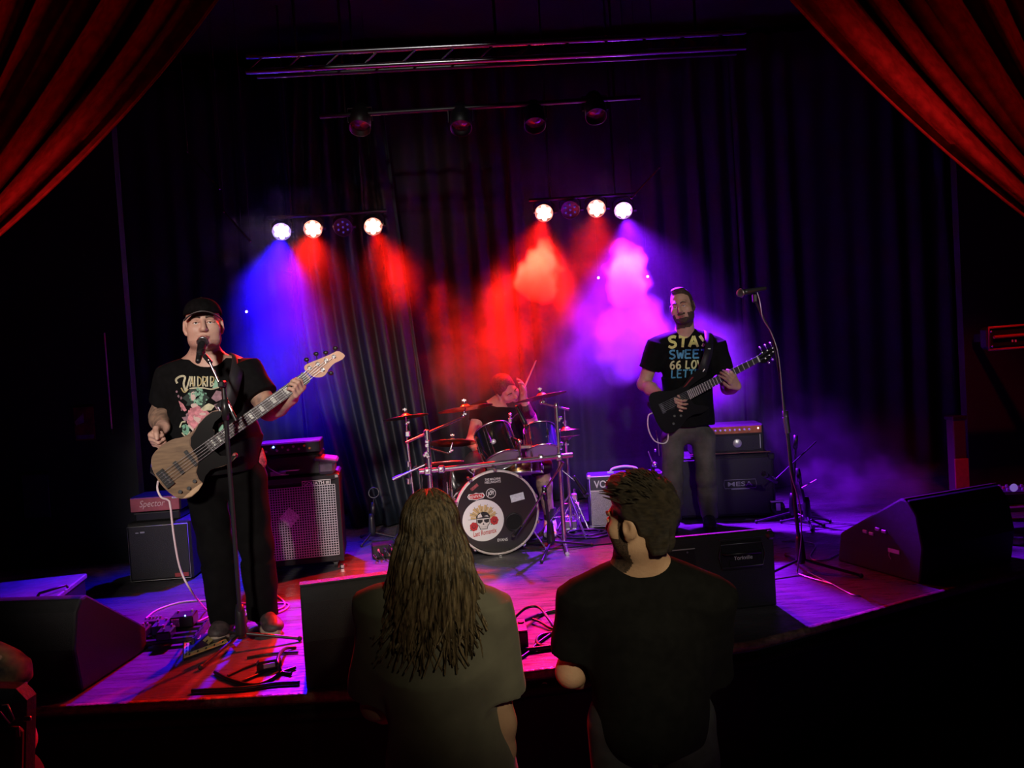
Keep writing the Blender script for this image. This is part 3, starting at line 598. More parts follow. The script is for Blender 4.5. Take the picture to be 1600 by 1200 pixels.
# unlit cans on a rear overhead pipe
t = thing('overhead_pipe', 'dark overhead pipe carrying unlit lamps above the drummer', 'pipe', tuple(at(800, 165, 5.6)))
p, q = at(500, 182, 5.6), at(1000, 152, 5.6); obj('pipe', MB().cyl(p, q, .018, n=10), m_bar, t)
for k in (.08, .92): r = p.lerp(q, k); obj('drop_rod', MB().cyl(r, V(r.x, r.y, 5.1), .009, n=8), m_bar, t)
for px, py, lab in ((563, 190, 'unlit black stage lamp high at the left of the overhead pipe'), (720, 190, 'unlit black stage lamp in the middle of the overhead pipe'), (835, 186, 'unlit black stage lamp above the inner red light, faintly red'), (930, 172, 'unlit black stage lamp at the right of the overhead pipe')):
    p = at(px, py, 5.6); t = thing('stage_lamp', lab, 'stage light', tuple(p), 'unlit lamps on the overhead pipe')
    d = V(0, -.5, -.86).normalized()
    obj('can', MB().lathe([(.001, -.16), (.05, -.15), (.075, -.08), (.08, .07), (.076, .07), (.07, -.05), (.001, -.06)], p, tuple(d), 18), m_can, t); obj('yoke', MB().tube([p + V(-.09, 0, 0), p + V(-.09, .0, .1), p + V(.09, .0, .1), p + V(.09, 0, 0)], .006, 6), m_bar, t)
    obj('lens', MB().lathe([(.001, .02), (.05, .012), (.072, 0)], p + d * .02, tuple(d), 18), mat('lens_glass', (.1, .02, .03), .1, coat=1), t)
# ------------------------------------------------------------------ drum kit
m_shell = mat('drum_shell', (.012, .010, .012), .14, coat=1); m_shell_b = mat('drum_shell_bluelit', (.03, .02, .10), .18, coat=1)  # second shell colour has the blue light on the tom put in
m_head = mat('drum_skin', (.55, .42, .5), .45); m_headb = mat('black_skin', (.02, .019, .02), .3)  # pale skin tinted with the magenta light thrown up by the floor
m_brass = mat('cymbal_bronze', (.62, .42, .2), .28, metal=1, var=.2, scale=40)
m_gold = mat('snare_brass', (.65, .40, .16), .25, metal=1, var=.25, scale=18)
def drum(name, label, a, b_, r, sm, hm_a, hm_b, nl, hoopm=m_chrome, badge=None, hr=.006):
    a, b_ = Vector(a), Vector(b_); t = thing(name, label, 'drum', tuple(a)); x, y, z = frame(b_ - a); L = (b_ - a).length
    obj('shell', MB().lathe([(r, .012), (r, L - .012)], a, tuple(z), 32), sm, t)
    obj('lower_head', MB().lathe([(.0001, .002), (r, .004)], a, tuple(z), 32), hm_a, t); obj('upper_head', MB().lathe([(.0001, L - .002), (r, L - .004)], a, tuple(z), 32), hm_b, t)
    for zz in (.004, L - .004): obj('hoop', MB().torus(a + z * zz, tuple(z), r + .005, hr, 32, 6), hoopm, t)
    for k in range(nl):
        g = 2 * math.pi * (k + .3) / nl; d = x * math.cos(g) + y * math.sin(g); p = a + d * (r + .009)
        obj('lug', MB().box(p + z * L * .5, (.014, .016, min(.06, L * .35)), Matrix((d, z.cross(d), z)).transposed().to_4x4(), bev=.004).cyl(p + z * .0, p + z * L, .0028, n=5), m_chrome, t)
    return t, (x, y, z)
# kick drum, front head towards the hall
yk = R(11); nf = V(math.sin(yk), -math.cos(yk), 0); kc = at(777, 803, 5.25); kc.z = ZS + .305; kux = V(math.cos(yk), math.sin(yk), 0); kuz = V(0, 0, 1)
t = thing('bass_drum', 'black bass drum with stickers and a round white skull emblem on its front head', 'drum', (kc.x, kc.y, ZS)); KICK = t
Rk = .28
obj('shell', MB().lathe([(Rk, .02), (Rk, .43)], kc, tuple(-nf), 48), m_shell, t)
hd = obj('front_head', MB().lathe([(.0001, 0), (Rk, .002)], kc, tuple(-nf), 48), mat('front_skin', (.022, .02, .021), .28), t)
obj('rear_head', MB().lathe([(.0001, .448), (Rk, .446)], kc, tuple(-nf), 40), m_head, t)
m_hoop = mat('pale_hoop', (.62, .55, .52), .35, coat=.5)
for q in (.004, .445):
    obj('hoop', MB().lathe([(Rk + .004, -.014), (Rk + .018, -.014), (Rk + .018, .024), (Rk + .004, .024), (Rk + .004, -.014)], kc - nf * q, tuple(-nf), 48), m_hoop, t)
for k in range(10):
    g = 2 * math.pi * (k + .5) / 10; d = kux * math.cos(g) + kuz * math.sin(g); p = kc + d * (Rk + .018)
    cl = obj('claw', MB().box(p + nf * .005, (.026, .05, .016), Matrix((kux * -math.sin(g) + kuz * math.cos(g), nf, d)).transposed().to_4x4(), bev=.004), m_chrome, t)
    obj('tension_rod', MB().cyl(p + d * .004 + nf * .03, p + d * .004 - nf * .1, .004, n=6), m_chrome, cl)
    obj('lug', MB().box(kc + d * (Rk + .012) - nf * .13, (.02, .05, .02), Matrix((kux * -math.sin(g) + kuz * math.cos(g), nf, d)).transposed().to_4x4(), bev=.005), m_chrome, t)
obj('tom_bracket', MB().box(kc + kuz * (Rk + .02) - nf * .14, (.07, .09, .03), bev=.006).cyl(kc + kuz * (Rk + .02) - nf * .14, kc + kuz * (Rk + .07) - nf * .14, .014, n=10), m_chrome, t)
for s in (-1, 1): obj('spur', MB().tube([kc + kux * s * .24 - nf * .12 + kuz * -.13, kc + kux * s * .33 + nf * .02 + kuz * -.29], .008, 6), m_chrome, t)
def K(u, v, l=0.0): return kc + kux * u + kuz * v + nf * (.002 + l)
def disc(b, u, v, r, l, mi, n=28, ry=None, a0=0, a1=2 * math.pi):
    ry = ry or r; b.add([K(u + r * math.cos(a0 + (a1 - a0) * i / n), v + ry * math.sin(a0 + (a1 - a0) * i / n), l) for i in range(n)], [list(range(n))], mi)
def poly(b, pts, l, mi, u0=0, v0=0, s=1): b.add([K(u0 + p[0] * s, v0 + p[1] * s, l) for p in pts], [list(range(len(pts)))], mi)
m_ink = mat('ink_black', (.01, .01, .01), .5); m_rose = mat('ink_red', (.45, .02, .02), .5); m_ray = mat('ink_gold', (.55, .40, .16), .5); m_bone = mat('ink_bone', (.66, .64, .58), .5); m_paper = mat('sticker_white', (.72, .73, .70), .45)
b = MB(); eu, ev = -.102, -.046
disc(b, eu, ev, .146, .001, 0, 40)
for k in range(13):                                             # sun rays
    a = R(8 + k * 13.7); w_ = R(5.6); r1 = .098 if k % 2 else .088
    poly(b, [(eu + .03 * math.cos(a - w_), ev + .012 + .03 * math.sin(a - w_)), (eu + r1 * math.cos(a - w_), ev + .012 + r1 * math.sin(a - w_)), (eu + r1 * math.cos(a + w_), ev + .012 + r1 * math.sin(a + w_)), (eu + .03 * math.cos(a + w_), ev + .012 + .03 * math.sin(a + w_))], .0015, 3)
    if k % 2 == 0: a += R(6.8); poly(b, [(eu + .05 * math.cos(a - .02), ev + .012 + .05 * math.sin(a - .02)), (eu + .105 * math.cos(a - .012), ev + .012 + .105 * math.sin(a - .012)), (eu + .105 * math.cos(a + .012), ev + .012 + .105 * math.sin(a + .012)), (eu + .05 * math.cos(a + .02), ev + .012 + .05 * math.sin(a + .02))], .0018, 1)
for sx, sy in ((-.068, -.038), (.078, -.008)):                   # roses with petals
    for k in range(7): a = k * .9; disc(b, eu + sx + .016 * math.cos(a), ev + sy + .018 * math.sin(a), .014, .0019 + k * 1e-4, 2, 12)
    disc(b, eu + sx, ev + sy, .013, .0027, 1, 10); disc(b, eu + sx, ev + sy + .002, .010, .0028, 2, 10)
    poly(b, [(eu + sx - .03, ev + sy - .022), (eu + sx - .012, ev + sy - .014), (eu + sx - .02, ev + sy - .03)], .002, 5)
disc(b, eu, ev - .002, .050, .0024, 1, 24, .05); disc(b, eu, ev - .002, .046, .0026, 4, 24, .046)      # skull outline and bone
poly(b, [(eu - .034, ev - .03), (eu + .034, ev - .03), (eu + .026, ev - .062), (eu - .026, ev - .062)], .0026, 1); poly(b, [(eu - .03, ev - .03), (eu + .03, ev - .03), (eu + .022, ev - .058), (eu - .022, ev - .058)], .0028, 4)
poly(b, [(eu - .048, ev + .014), (eu + .048, ev + .014), (eu + .05, ev + .03), (eu + .03, ev + .055), (eu, ev + .062), (eu - .03, ev + .052), (eu - .05, ev + .03)], .003, 1)   # bandana
poly(b, [(eu - .04, ev + .02), (eu - .005, ev + .024), (eu - .015, ev + .052), (eu - .035, ev + .04)], .0032, 4); poly(b, [(eu + .006, ev + .03), (eu + .04, ev + .022), (eu + .03, ev + .034)], .0032, 4)
for s in (-1, 1): poly(b, [(eu + s * .004, ev + .006), (eu + s * .042, ev + .008), (eu + s * .04, ev - .014), (eu + s * .022, ev - .02), (eu + s * .006, ev - .01)], .0032, 1)      # dark glasses
poly(b, [(eu - .007, ev - .03), (eu + .007, ev - .03), (eu, ev - .016)], .0032, 1)
for k in range(6): poly(b, [(eu - .022 + k * .0085, ev - .05), (eu - .0205 + k * .0085, ev - .05), (eu - .0205 + k * .0085, ev - .04), (eu - .022 + k * .0085, ev - .04)], .0032, 1)
obj('round_emblem', b, [m_paper, m_ink, m_rose, m_ray, m_bone, mat('ink_green', (.03, .18, .10), .5)], hd)
obj('emblem_lettering', text_mb('Last Romantix', .033, K(eu - .075, ev - .108), kux + kuz * .1, kuz, .003, .015, .165), m_rose, hd)
b = MB(); poly(b, [(-.062, .004), (-.05, .022), (-.02, .02), (0, .028), (.02, .022), (.05, .024), (.062, .004), (.05, -.014), (.02, -.018), (0, -.026), (-.02, -.02), (-.05, -.016)], .001, 0, -.1415, .123); poly(b, [(-.055, .004), (-.045, .017), (0, .022), (.045, .018), (.055, .004), (.045, -.01), (0, -.019), (-.045, -.011)], .0014, 1, -.1415, .123)
st = obj('banner_sticker', b, [m_paper, m_rose], hd); obj('banner_lettering', text_mb('REVIVAL', .02, K(-.19, .113), kux + kuz * .05, kuz, .003, .008, .095), m_paper, hd)
b = MB(); disc(b, -.036, .137, .035, .001, 0); disc(b, -.036, .137, .031, .0013, 1); obj('round_sticker', b, [m_paper, m_ink], hd)
obj('round_sticker_lettering', text_mb('THE', .010, K(-.046, .15), kux, kuz, .003, .02, .022), m_paper, hd); obj('round_sticker_lettering', text_mb('JOY', .024, K(-.06, .125), kux + kuz * .1, kuz, .003, .03, .048), m_paper, hd)
obj('head_lettering', text_mb('THE MACHINE', .016, K(-.074, .228), kux, kuz, .0015, .01, .112), m_paper, hd); obj('head_lettering', text_mb('HELLNIGHTS', .016, K(-.074, .208), kux, kuz, .0015, .01, .112), m_paper, hd)
b = MB(); ca, sa = math.cos(R(35)), math.sin(R(35)); poly(b, [(-.149 + x * ca - y * sa, .19 + x * sa + y * ca) for x, y in ((-.03, -.011), (.03, -.011), (.03, .011), (-.03, .011))], .001, 0); obj('red_sticker', b, mat('sticker_red', (.28, .05, .06), .5, var=.5, scale=90), hd)
b = MB(); poly(b, [(.149 + x * .985 - y * .17, .092 + x * .17 + y * .985) for x, y in ((-.049, -.026), (.049, -.026), (.049, .026), (-.049, .026))], .001, 0); obj('white_sticker', b, mat('label_white', (.62, .70, .70), .45, var=.12, scale=60), hd)
obj('maker_lettering', text_mb('EVANS', .02, K(-.01, -.205), kux, kuz, .0015, .012, .072), m_paper, hd)
obj('port_ring', MB().torus(K(.115, -.079, .002), tuple(nf), .058, .006, 28, 6), mat('port_black', (.008, .008, .008), .5), hd); obj('port_hole', MB().lathe([(.0001, -.001), (.056, 0)], K(.115, -.079, .001), tuple(nf), 24), mat('port_void', (.002, .002, .002), .9), hd)
# toms, snare, floor tom
t, fr_ = drum('rack_tom', 'black rack tom with chrome hoops above the bass drum', at(786, 720, 5.42), at(769, 674, 5.56), .135, m_shell, m_head, m_headb, 6)
x, y, z = fr_; obj('badge', MB().lathe([(.0001, .004), (.015, .003), (.019, 0)], at(771, 690, 5.358), (0, -1, .2), 16), m_silver, t)
drum('rack_tom', 'smaller black rack tom lit blue at the right of the kit', at(848, 707, 5.46), at(843, 670, 5.57), .115, m_shell_b, m_head, m_headb, 6)
drum('snare_drum', 'brass snare drum behind the bass drum', at(812, 741, 5.68), at(811, 722, 5.70), .175, m_gold, m_head, m_head, 10)
c = at(700, 770, 5.72); t, _ = drum('floor_tom', 'dark floor tom half hidden behind the long haired woman', (c.x, c.y, ZS + .22), (c.x, c.y, ZS + .60), .20, m_shell, m_headb, m_headb, 8)
for k in range(3): g = k * 2.1 + .6; d = V(math.cos(g), math.sin(g), 0) * .215; obj('leg', MB().cyl((c.x + d.x, c.y + d.y, ZS + .002), (c.x + d.x, c.y + d.y, ZS + .5), .006, n=6), m_chrome, t)
def cymbal(label, c, up, r, name='cymbal'):
    t = thing(name, label, 'cymbal', tuple(c), 'cymbals of the drum kit'); u = Vector(up).normalized()
    obj('plate', MB().lathe([(.008, .026), (.02, .025), (.034, .014), (.04, .008), (r * .6, .001), (r, -.006), (r, -.0075), (r * .6, -.0005), (.04, .0065), (.02, .0235), (.008, .0245)], c, tuple(u), 36), m_brass, t)
    obj('felt', MB().cyl(Vector(c) + u * .026, Vector(c) + u * .04, .014, n=10), m_rubber, t); obj('wing_nut', MB().cyl(Vector(c) + u * .04, Vector(c) + u * .065, .005, n=6).box(Vector(c) + u * .055, (.03, .006, .012)), m_chrome, t)
    return t
C1, C2, C3, C4, C5 = at(634, 651, 5.72), at(727, 637, 5.43), at(707, 691, 5.72), at(846, 619, 5.52), at(884, 674, 5.75)
cymbal('crash cymbal at the far left of the drum kit', C1, (-.10, .13, 1), .175); cymbal('crash cymbal glowing red left of the drummer', C2, (-.11, .14, 1), .20)
cymbal('large ride cymbal below the red crash', C3, (.02, .27, 1), .19); cymbal('crash cymbal beside the raised drumstick', C4, (-.16, .13, 1), .19)
cymbal('upper hi-hat cymbal at the right of the kit', C5 + V(0, 0, .012), (-.06, .12, 1), .105, 'hi_hat_cymbal'); cymbal('lower hi-hat cymbal at the right of the kit', C5 + V(0, 0, -.045), (.04, -.1, -1), .105, 'hi_hat_cymbal')
def tilter(b, top, low): b.cyl(low, top, .006, n=6); b.ball(low, .016, 8); b.box(Vector(low) + V(.012, 0, .01), (.03, .02, .02), bev=.004); return b
def tripod(t, base, mt, spread=.26, h=.28, rr=.008, a0=.4, foot=True):
    for k in range(3):
        g = a0 + k * 2 * math.pi / 3; d = V(math.cos(g), math.sin(g), 0) * spread
        lg = obj('leg', MB().tube([base + V(0, 0, h), base + d + V(0, 0, .012)], rr, 6), mt, t)
        if foot: obj('rubber_foot', MB().ball(base + d + V(0, 0, .014), .013, 8), m_rubber, lg)
        obj('brace', MB().cyl(base + V(0, 0, h * .45), base + d * .55 + V(0, 0, h * .45), .004, n=5), mt, t)
# chrome rack
t = thing('drum_rack', 'chrome tubular drum rack carrying toms and cymbal booms', 'drum rack', tuple(gp(780, 842)))
La = at(667, 672, 5.15); Lb = V(La.x, 5.15, ZS); Ra = at(869, 630, 5.42); Rb = V(Ra.x, 5.42, ZS)
obj('post', MB().cyl(Lb, La, .017, n=12), m_chrome, t); obj('post', MB().cyl(Rb, Ra, .017, n=12), m_chrome, t)
obj('cross_bar', MB().cyl(at(655, 737.5, 5.15), at(894, 711, 5.42), .019, n=14), m_chrome, t)
for px, py, yy, s in ((669, 736, 5.14, .05), (690, 733, 5.16, .045), (873, 714, 5.4, .05), (812, 718, 5.34, .045), (845, 715, 5.38, .04)): obj('clamp', MB().box(at(px, py, yy), (s, .05, .05), bev=.008).cyl(at(px, py, yy) + V(0, -.03, .0), at(px, py, yy) + V(0, -.06, .012), .008, n=8), m_chrome, t)
for s in (Lb, Rb): obj('foot', MB().tube([s + V(0, -.28, .012), s + V(0, 0, .03), s + V(0, .2, .012)], .014, 8), m_chrome, t)
b = MB().cyl(at(634, 692, 5.12), at(721, 653, 5.4), .009, n=8); obj('cymbal_boom', tilter(b, C2, at(724, 649, 5.42)).ball(at(666, 676, 5.16), .022, 10), m_chrome, t)
b = MB().cyl(at(889, 640, 5.42), at(846, 630, 5.5), .008, n=8); obj('cymbal_boom', tilter(b, C4, at(846, 629, 5.5)).ball(at(869, 634, 5.42), .020, 10), m_chrome, t)
b = MB().cyl(at(669, 700, 5.15), at(700, 709, 5.66), .008, n=8); obj('cymbal_boom', tilter(b, C3, at(703, 706, 5.7)), m_chrome, t)
obj('tom_arm', MB().tube([at(812, 718, 5.34), at(812, 690, 5.42), at(800, 684, 5.5)], .011, 8).ball(at(812, 690, 5.42), .02, 8).box(at(800, 685, 5.5), (.04, .04, .05), bev=.008), m_chrome, t)
obj('tom_arm', MB().tube([at(832, 716, 5.38), at(829, 688, 5.46), at(838, 686, 5.56)], .011, 8).ball(at(829, 688, 5.46), .02, 8).box(at(822, 698, 5.42), (.09, .03, .03), bev=.006), m_chrome, t)
obj('accessory_post', MB().cyl(at(797, 690, 5.62), at(797, 646, 5.62), .007, n=8).ball(at(797, 648, 5.62), .016, 8).box(at(797, 657, 5.62), (.03, .03, .04), bev=.006), m_chrome, t)
for k in range(16): px, py = random.choice(((667, 695), (668, 712), (872, 655), (874, 676), (876, 695), (815, 700))); obj('memory_lock', MB().box(at(px + random.uniform(-4, 4), py + random.uniform(-6, 6), 5.14 if px < 700 else 5.42), (.03, .03, .022), Matrix.Rotation(random.uniform(-.6, .6), 4, 'Y'), bev=.005), m_chrome, t) if k < 12 else None
# crash stand at the far left and its boom
t = thing('cymbal_stand', 'chrome cymbal stand at the far left of the drum kit', 'cymbal stand', (C1.x + .03, 5.74, ZS)); s = V(C1.x + .03, 5.74, ZS)
obj('pole', MB().cyl(s + V(0, 0, .2), at(636, 690, 5.74), .012, n=10).cyl(at(636, 690, 5.74), at(635, 664, 5.73), .008, n=8), m_chrome, t); tripod(t, s, m_chrome)
obj('tilter', tilter(MB(), C1, at(635, 662, 5.73)), m_chrome, t); obj('memory_lock', MB().box(at(637, 678, 5.73), (.04, .03, .05), bev=.008), m_chrome, t); obj('boom_arm', MB().cyl(at(614, 749, 5.6), at(664, 726, 5.6), .010, n=8).cyl(at(614, 749, 5.6), at(626, 743.5, 5.6), .014, n=8).ball(at(650, 732, 5.62), .02, 8), m_chrome, t)
for py in (725, 752): obj('collar', MB().cyl(at(638, py - 4, 5.74), at(638.5, py + 4, 5.74), .02, n=10), m_chrome, t)
# hi-hat stand with pedal
t = thing('hi_hat_stand', 'chrome hi-hat stand with foot pedal at the right of the kit', 'hi-hat stand', (C5.x, 5.76, ZS)); s = V(C5.x, 5.76, ZS)
obj('pole', MB().cyl(s + V(0, 0, .05), C5 + V(0, .0, -.06), .012, n=10).cyl(C5, C5 + V(0, 0, .16), .004, n=6), m_chrome, t); tripod(t, s, m_chrome, .24, .3, .008, .9)
obj('clutch', MB().cyl(C5 + V(0, 0, .03), C5 + V(0, 0, .08), .012, n=8), m_chrome, t); obj('pedal', MB().box(s + V(0, .12, .06), (.08, .26, .012), Matrix.Rotation(R(12), 4, 'X'), bev=.004).box(s + V(0, .02, .05), (.09, .02, .1), bev=.004), m_steel, t)
# double pedal ironwork beside the bass drum
s = gp(900, 828); t = thing('pedal_stand', 'chrome tripod base with folded legs right of the bass drum', 'stand', tuple(s)); obj('column', MB().cyl(s + V(0, 0, .03), s + V(.005, .02, .32), .011, n=8), m_chrome, t); tripod(t, s, m_chrome, .15, .27, .008, 1.2)
obj('hinge', MB().box(s + V(0, 0, .26), (.05, .04, .06), bev=.008), m_chrome, t); obj('wing_bolt', MB().ball(s + V(-.05, -.02, .1), .025, 8), m_chrome, t); obj('frame', MB().tube([s + V(-.09, -.03, .05), s + V(-.09, -.03, .22), s + V(.03, -.03, .22), s + V(.03, -.03, .05)], .008, 6), m_chrome, t)
# throne
c = V(-.05, 6.2, ZS); t = thing('drum_throne', 'black round drum throne under the drummer', 'stool', tuple(c)); obj('seat', MB().lathe([(.001, .50), (.14, .5), (.165, .48), (.165, .44), (.15, .42), (.001, .42)], c, (0, 0, 1), 24), m_tolex, t); obj('post', MB().cyl(c + V(0, 0, .1), c + V(0, 0, .43), .016, n=10), m_chrome, t); tripod(t, c, m_chrome, .25, .25)
b = MB(); b.box((-.12, 5.92, ZS + .005), (1.75, 1.25, .008), Matrix.Rotation(R(6), 4, 'Z')); single('drum_rug', b, mat('rug', (.02, .018, .022), .95, var=.5, scale=60, bump=.8, bscale=200), 'dark rug under the drum kit', 'rug')
# ------------------------------------------------------------------ microphones and stands
m_mesh = mat('mic_mesh', (.10, .10, .10), .4, metal=.8, bump=.8, bscale=900)
def mic(label, head, d, name='microphone', s=1.0, ball=True):
    d = Vector(d).normalized(); head = Vector(head); t = thing(name, label, 'microphone', tuple(head))
    obj('body', MB().lathe([(.0001, .0), (.016 * s, .0), (.0195 * s, .02 * s), (.012 * s, .15 * s), (.011 * s, .16 * s), (.0001, .16 * s)], head + d * .02 * s, tuple(d), 16), m_blackpl, t)
    if ball: obj('grille', MB().ball(head, .0255 * s, 16), m_mesh, t); obj('band', MB().torus(head + d * .004 * s, tuple(d), .0255 * s, .003 * s, 20, 6), m_steel, t)
    else: obj('grille', MB().lathe([(.0001, -.01), (.019 * s, -.008), (.021 * s, .01), (.018 * s, .022)], head, tuple(d), 16), m_mesh, t)
    return t
def mstand(label, base, pole_top, pole, mt=m_bar, a0=.4, spread=.28):
    base = Vector(base); t = thing('microphone_stand', label, 'mic stand', tuple(base))
    p = [Vector(q) for q in pole]
    obj('pole', MB().cyl(base + V(0, 0, .1), p[0], .011, n=10), mt, t)
    if len(p) > 1: obj('inner_pole', MB().tube(p, .007, 8), m_steel if mt is m_chrome else mt, t)
    obj('hub', MB().lathe([(.001, .22), (.018, .22), (.024, .18), (.03, .08), (.022, .05), (.001, .05)], base, (0, 0, 1), 14), m_blackpl, t)
    obj('clutch', MB().lathe([(.001, -.05), (.016, -.05), (.018, 0), (.016, .05), (.001, .05)], p[0], tuple((p[0] - base).normalized()), 12), m_blackpl, t)
    for k in range(3):
        g = a0 + k * 2 * math.pi / 3; d = V(math.cos(g), math.sin(g), 0) * spread
        lg = obj('leg', MB().tube([base + V(0, 0, .075), base + d + V(0, 0, .014)], .009, 6), mt, t); obj('rubber_foot', MB().ball(base + d + V(0, 0, .014), .0135, 8), m_rubber, lg)
    return t
# singer's stand
base = gp(379, 1012); P1 = at(352, 640, 3.60); t = mstand('black boom microphone stand in front of the bass player', base, 1, [P1], a0=.15)
P2 = at(349, 600, 3.60); m1 = at(317, 534, 3.76); tail = at(322, 551, 3.70)
obj('swivel', MB().cyl(P1, P2, .012, n=10).ball(P2, .018, 10).box(P2 + V(0, -.02, 0), (.03, .03, .03), bev=.006), m_blackpl, t)
obj('boom', MB().cyl(at(369, 657, 3.60), at(326, 562, 3.62), .0065, n=8), m_pipe, t); obj('counterweight', MB().cyl(at(369, 657, 3.60), at(362, 643, 3.60), .010, n=8), m_blackpl, t)
obj('mic_clip', MB().cyl(at(329, 567, 3.62), at(320, 556, 3.64), .012, n=8).box(at(314, 551, 3.66), (.03, .045, .03), Matrix.Rotation(.4, 4, 'X'), bev=.006), m_blackpl, t)
mic('black vocal microphone at the mouth of the bass player', m1, at(309, 566, 3.60) - m1, s=1.05)
# right hand stand
base = gp(1252, 893); P1 = at(1228, 655, 4.42); t = mstand('black microphone stand standing empty at the right of the guitarist', base, 1, [P1, at(1217, 580, 4.40), at(1207, 524, 4.39), at(1190, 492, 4.38), at(1181, 472, 4.36)], a0=-.62, spread=.33)
obj('grip', MB().cyl(at(1227, 652, 4.41), at(1231, 676, 4.42), .018, n=10), m_steel, t); obj('mic_clip', MB().box(at(1179, 466, 4.35), (.025, .03, .05), bev=.006), m_blackpl, t)
mic('vocal microphone on the empty stand at the right', at(1157, 458, 4.33), at(1183, 453, 4.36) - at(1157, 458, 4.33), s=.95)
single('microphone_cable', MB().tube([at(1182, 454, 4.36), at(1187, 470, 4.36), at(1192, 498, 4.36), at(1205, 520, 4.37), at(1217, 560, 4.37), at(1224, 640, 4.38), at(1230, 690, 4.39), at(1236, 740, 4.39), at(1250, 790, 4.4), at(1252, 840, 4.4), at(1247, 885, 4.4), gp(1250, 900) + V(0, 0, .01), gp(1300, 915) + V(0, 0, .01)], .004, 6, sub=5), m_steel, 'pale cable hanging down the empty microphone stand at the right', 'cable')
# kick drum mic
base = gp(862, 862); t = mstand('black microphone stand in front of the bass drum', base, 1, [at(851, 770, 5.08)], a0=.25, spread=.30)
obj('boom', MB().cyl(at(880, 722, 5.02), at(811, 829, 5.16), .007, n=8).cyl(at(880, 722, 5.02), at(872, 736, 5.03), .011, n=8).ball(at(850, 769, 5.07), .02, 10), m_pipe, t)
mic('kick microphone at the port of the bass drum', at(803, 837, 5.20), at(812, 826, 5.13) - at(803, 837, 5.20), s=.8, ball=False)
# tom mic hanging off the rack
t = mic('slim microphone angled down at the right of the drum rack', at(917, 775, 5.62), at(905, 757, 5.62) - at(917, 775, 5.62), s=1.0, ball=False); obj('arm', MB().cyl(at(904, 756, 5.62), at(876, 733, 5.64), .005, n=6), m_chrome, t)
t = mic('slim dark microphone over the rack toms', at(823, 667, 5.52), at(812, 645, 5.56) - at(823, 667, 5.52), s=1.0, ball=False); obj('arm', MB().tube([at(812, 645, 5.56), at(806, 648, 5.58), at(800, 655, 5.6)], .004, 6, sub=3), m_bar, t)
# amp mics at the right
base = gp(1240, 815); t = mstand('dark microphone stand by the guitar cabinet', base, 1, [at(1243, 690, 5.7)], a0=1.0); obj('boom', MB().cyl(at(1275, 690, 5.75), at(1213, 748, 5.55), .006, n=8), m_pipe, t); obj('mic_clip', MB().box(at(1208, 748, 5.52), (.03, .03, .03), bev=.006), m_chrome, t)
mic('grey microphone aimed at the guitar cabinet', at(1194, 741, 5.42), at(1206, 749, 5.5) - at(1194, 741, 5.42), s=1.1, ball=False)
base = gp(1262, 822); t = mstand('short dark stand with a pale arm right of the guitar cabinet', base, 1, [at(1248, 742, 5.55)], a0=.3, spread=.2); obj('boom', MB().cyl(at(1253, 763, 5.5), at(1276, 750, 5.5), .008, n=8), m_steel, t); obj('collar', MB().cyl(at(1250, 787, 5.5), at(1251, 797, 5.5), .02, n=10), m_steel, t)
base = gp(583, 846); t = mstand('slim dark stand against the sweeping blue drape', base, 1, [at(583, 795, 5.95)], a0=.2, spread=.18); obj('holder', MB().torus(at(584, 770, 5.93), (0, -1, .2), .04, .006, 18, 6).cyl(at(583, 795, 5.95), at(584, 778, 5.94), .006, n=6), m_bar, t)
base = gp(1022, 812); t = mstand('chrome stand half hidden behind the guitarist', base, 1, [at(1020, 730, 5.95)], mt=m_chrome, a0=.5, spread=.16); obj('arm', MB().cyl(at(1013, 705, 5.93), at(1022, 728, 5.93), .006, n=6).ball(at(1023, 726, 5.92), .025, 8).ball(at(1024, 704, 5.95), .012, 8), m_chrome, t)
c = gp(1214, 810) ; t = thing('floor_lamp_fitting', 'small floor lamp with a bright white face right of the guitar cabinet', 'lamp', tuple(c)); obj('base', MB().lathe([(.001, .03), (.06, .025), (.07, 0)], c, (0, 0, 1), 16), m_blackpl, t); obj('head', MB().lathe([(.001, -.03), (.05, -.02), (.055, .02), (.05, .02), (.001, .0)], c + V(0, -.02, .09), (0, -.9, .3), 16), m_blackpl, t)
obj('face', MB().box(c + V(0, -.045, .10), (.035, .006, .06), bev=.004), m_white, t); obj('shade', MB().box(c + V(-.01, -.05, .145), (.10, .03, .008)), m_white, t)
# ------------------------------------------------------------------ cables, pedals and small things on the deck
m_cab = mat('cable_black', (.014, .014, .015), .32); m_lead = mat('lead_pink', (.72, .58, .62), .4)
def floor_cable(label, pts, r=.006, mt=None, name='cable', sub=6):
    P = [(gp(p[0], p[1]) + V(0, 0, r + .001)) if len(p) == 2 else (gp(p[0], p[1], ZS + p[2]) ) for p in pts]
    return single(name, MB().tube(P, r, 8, sub=sub), mt or m_cab, label, 'cable')
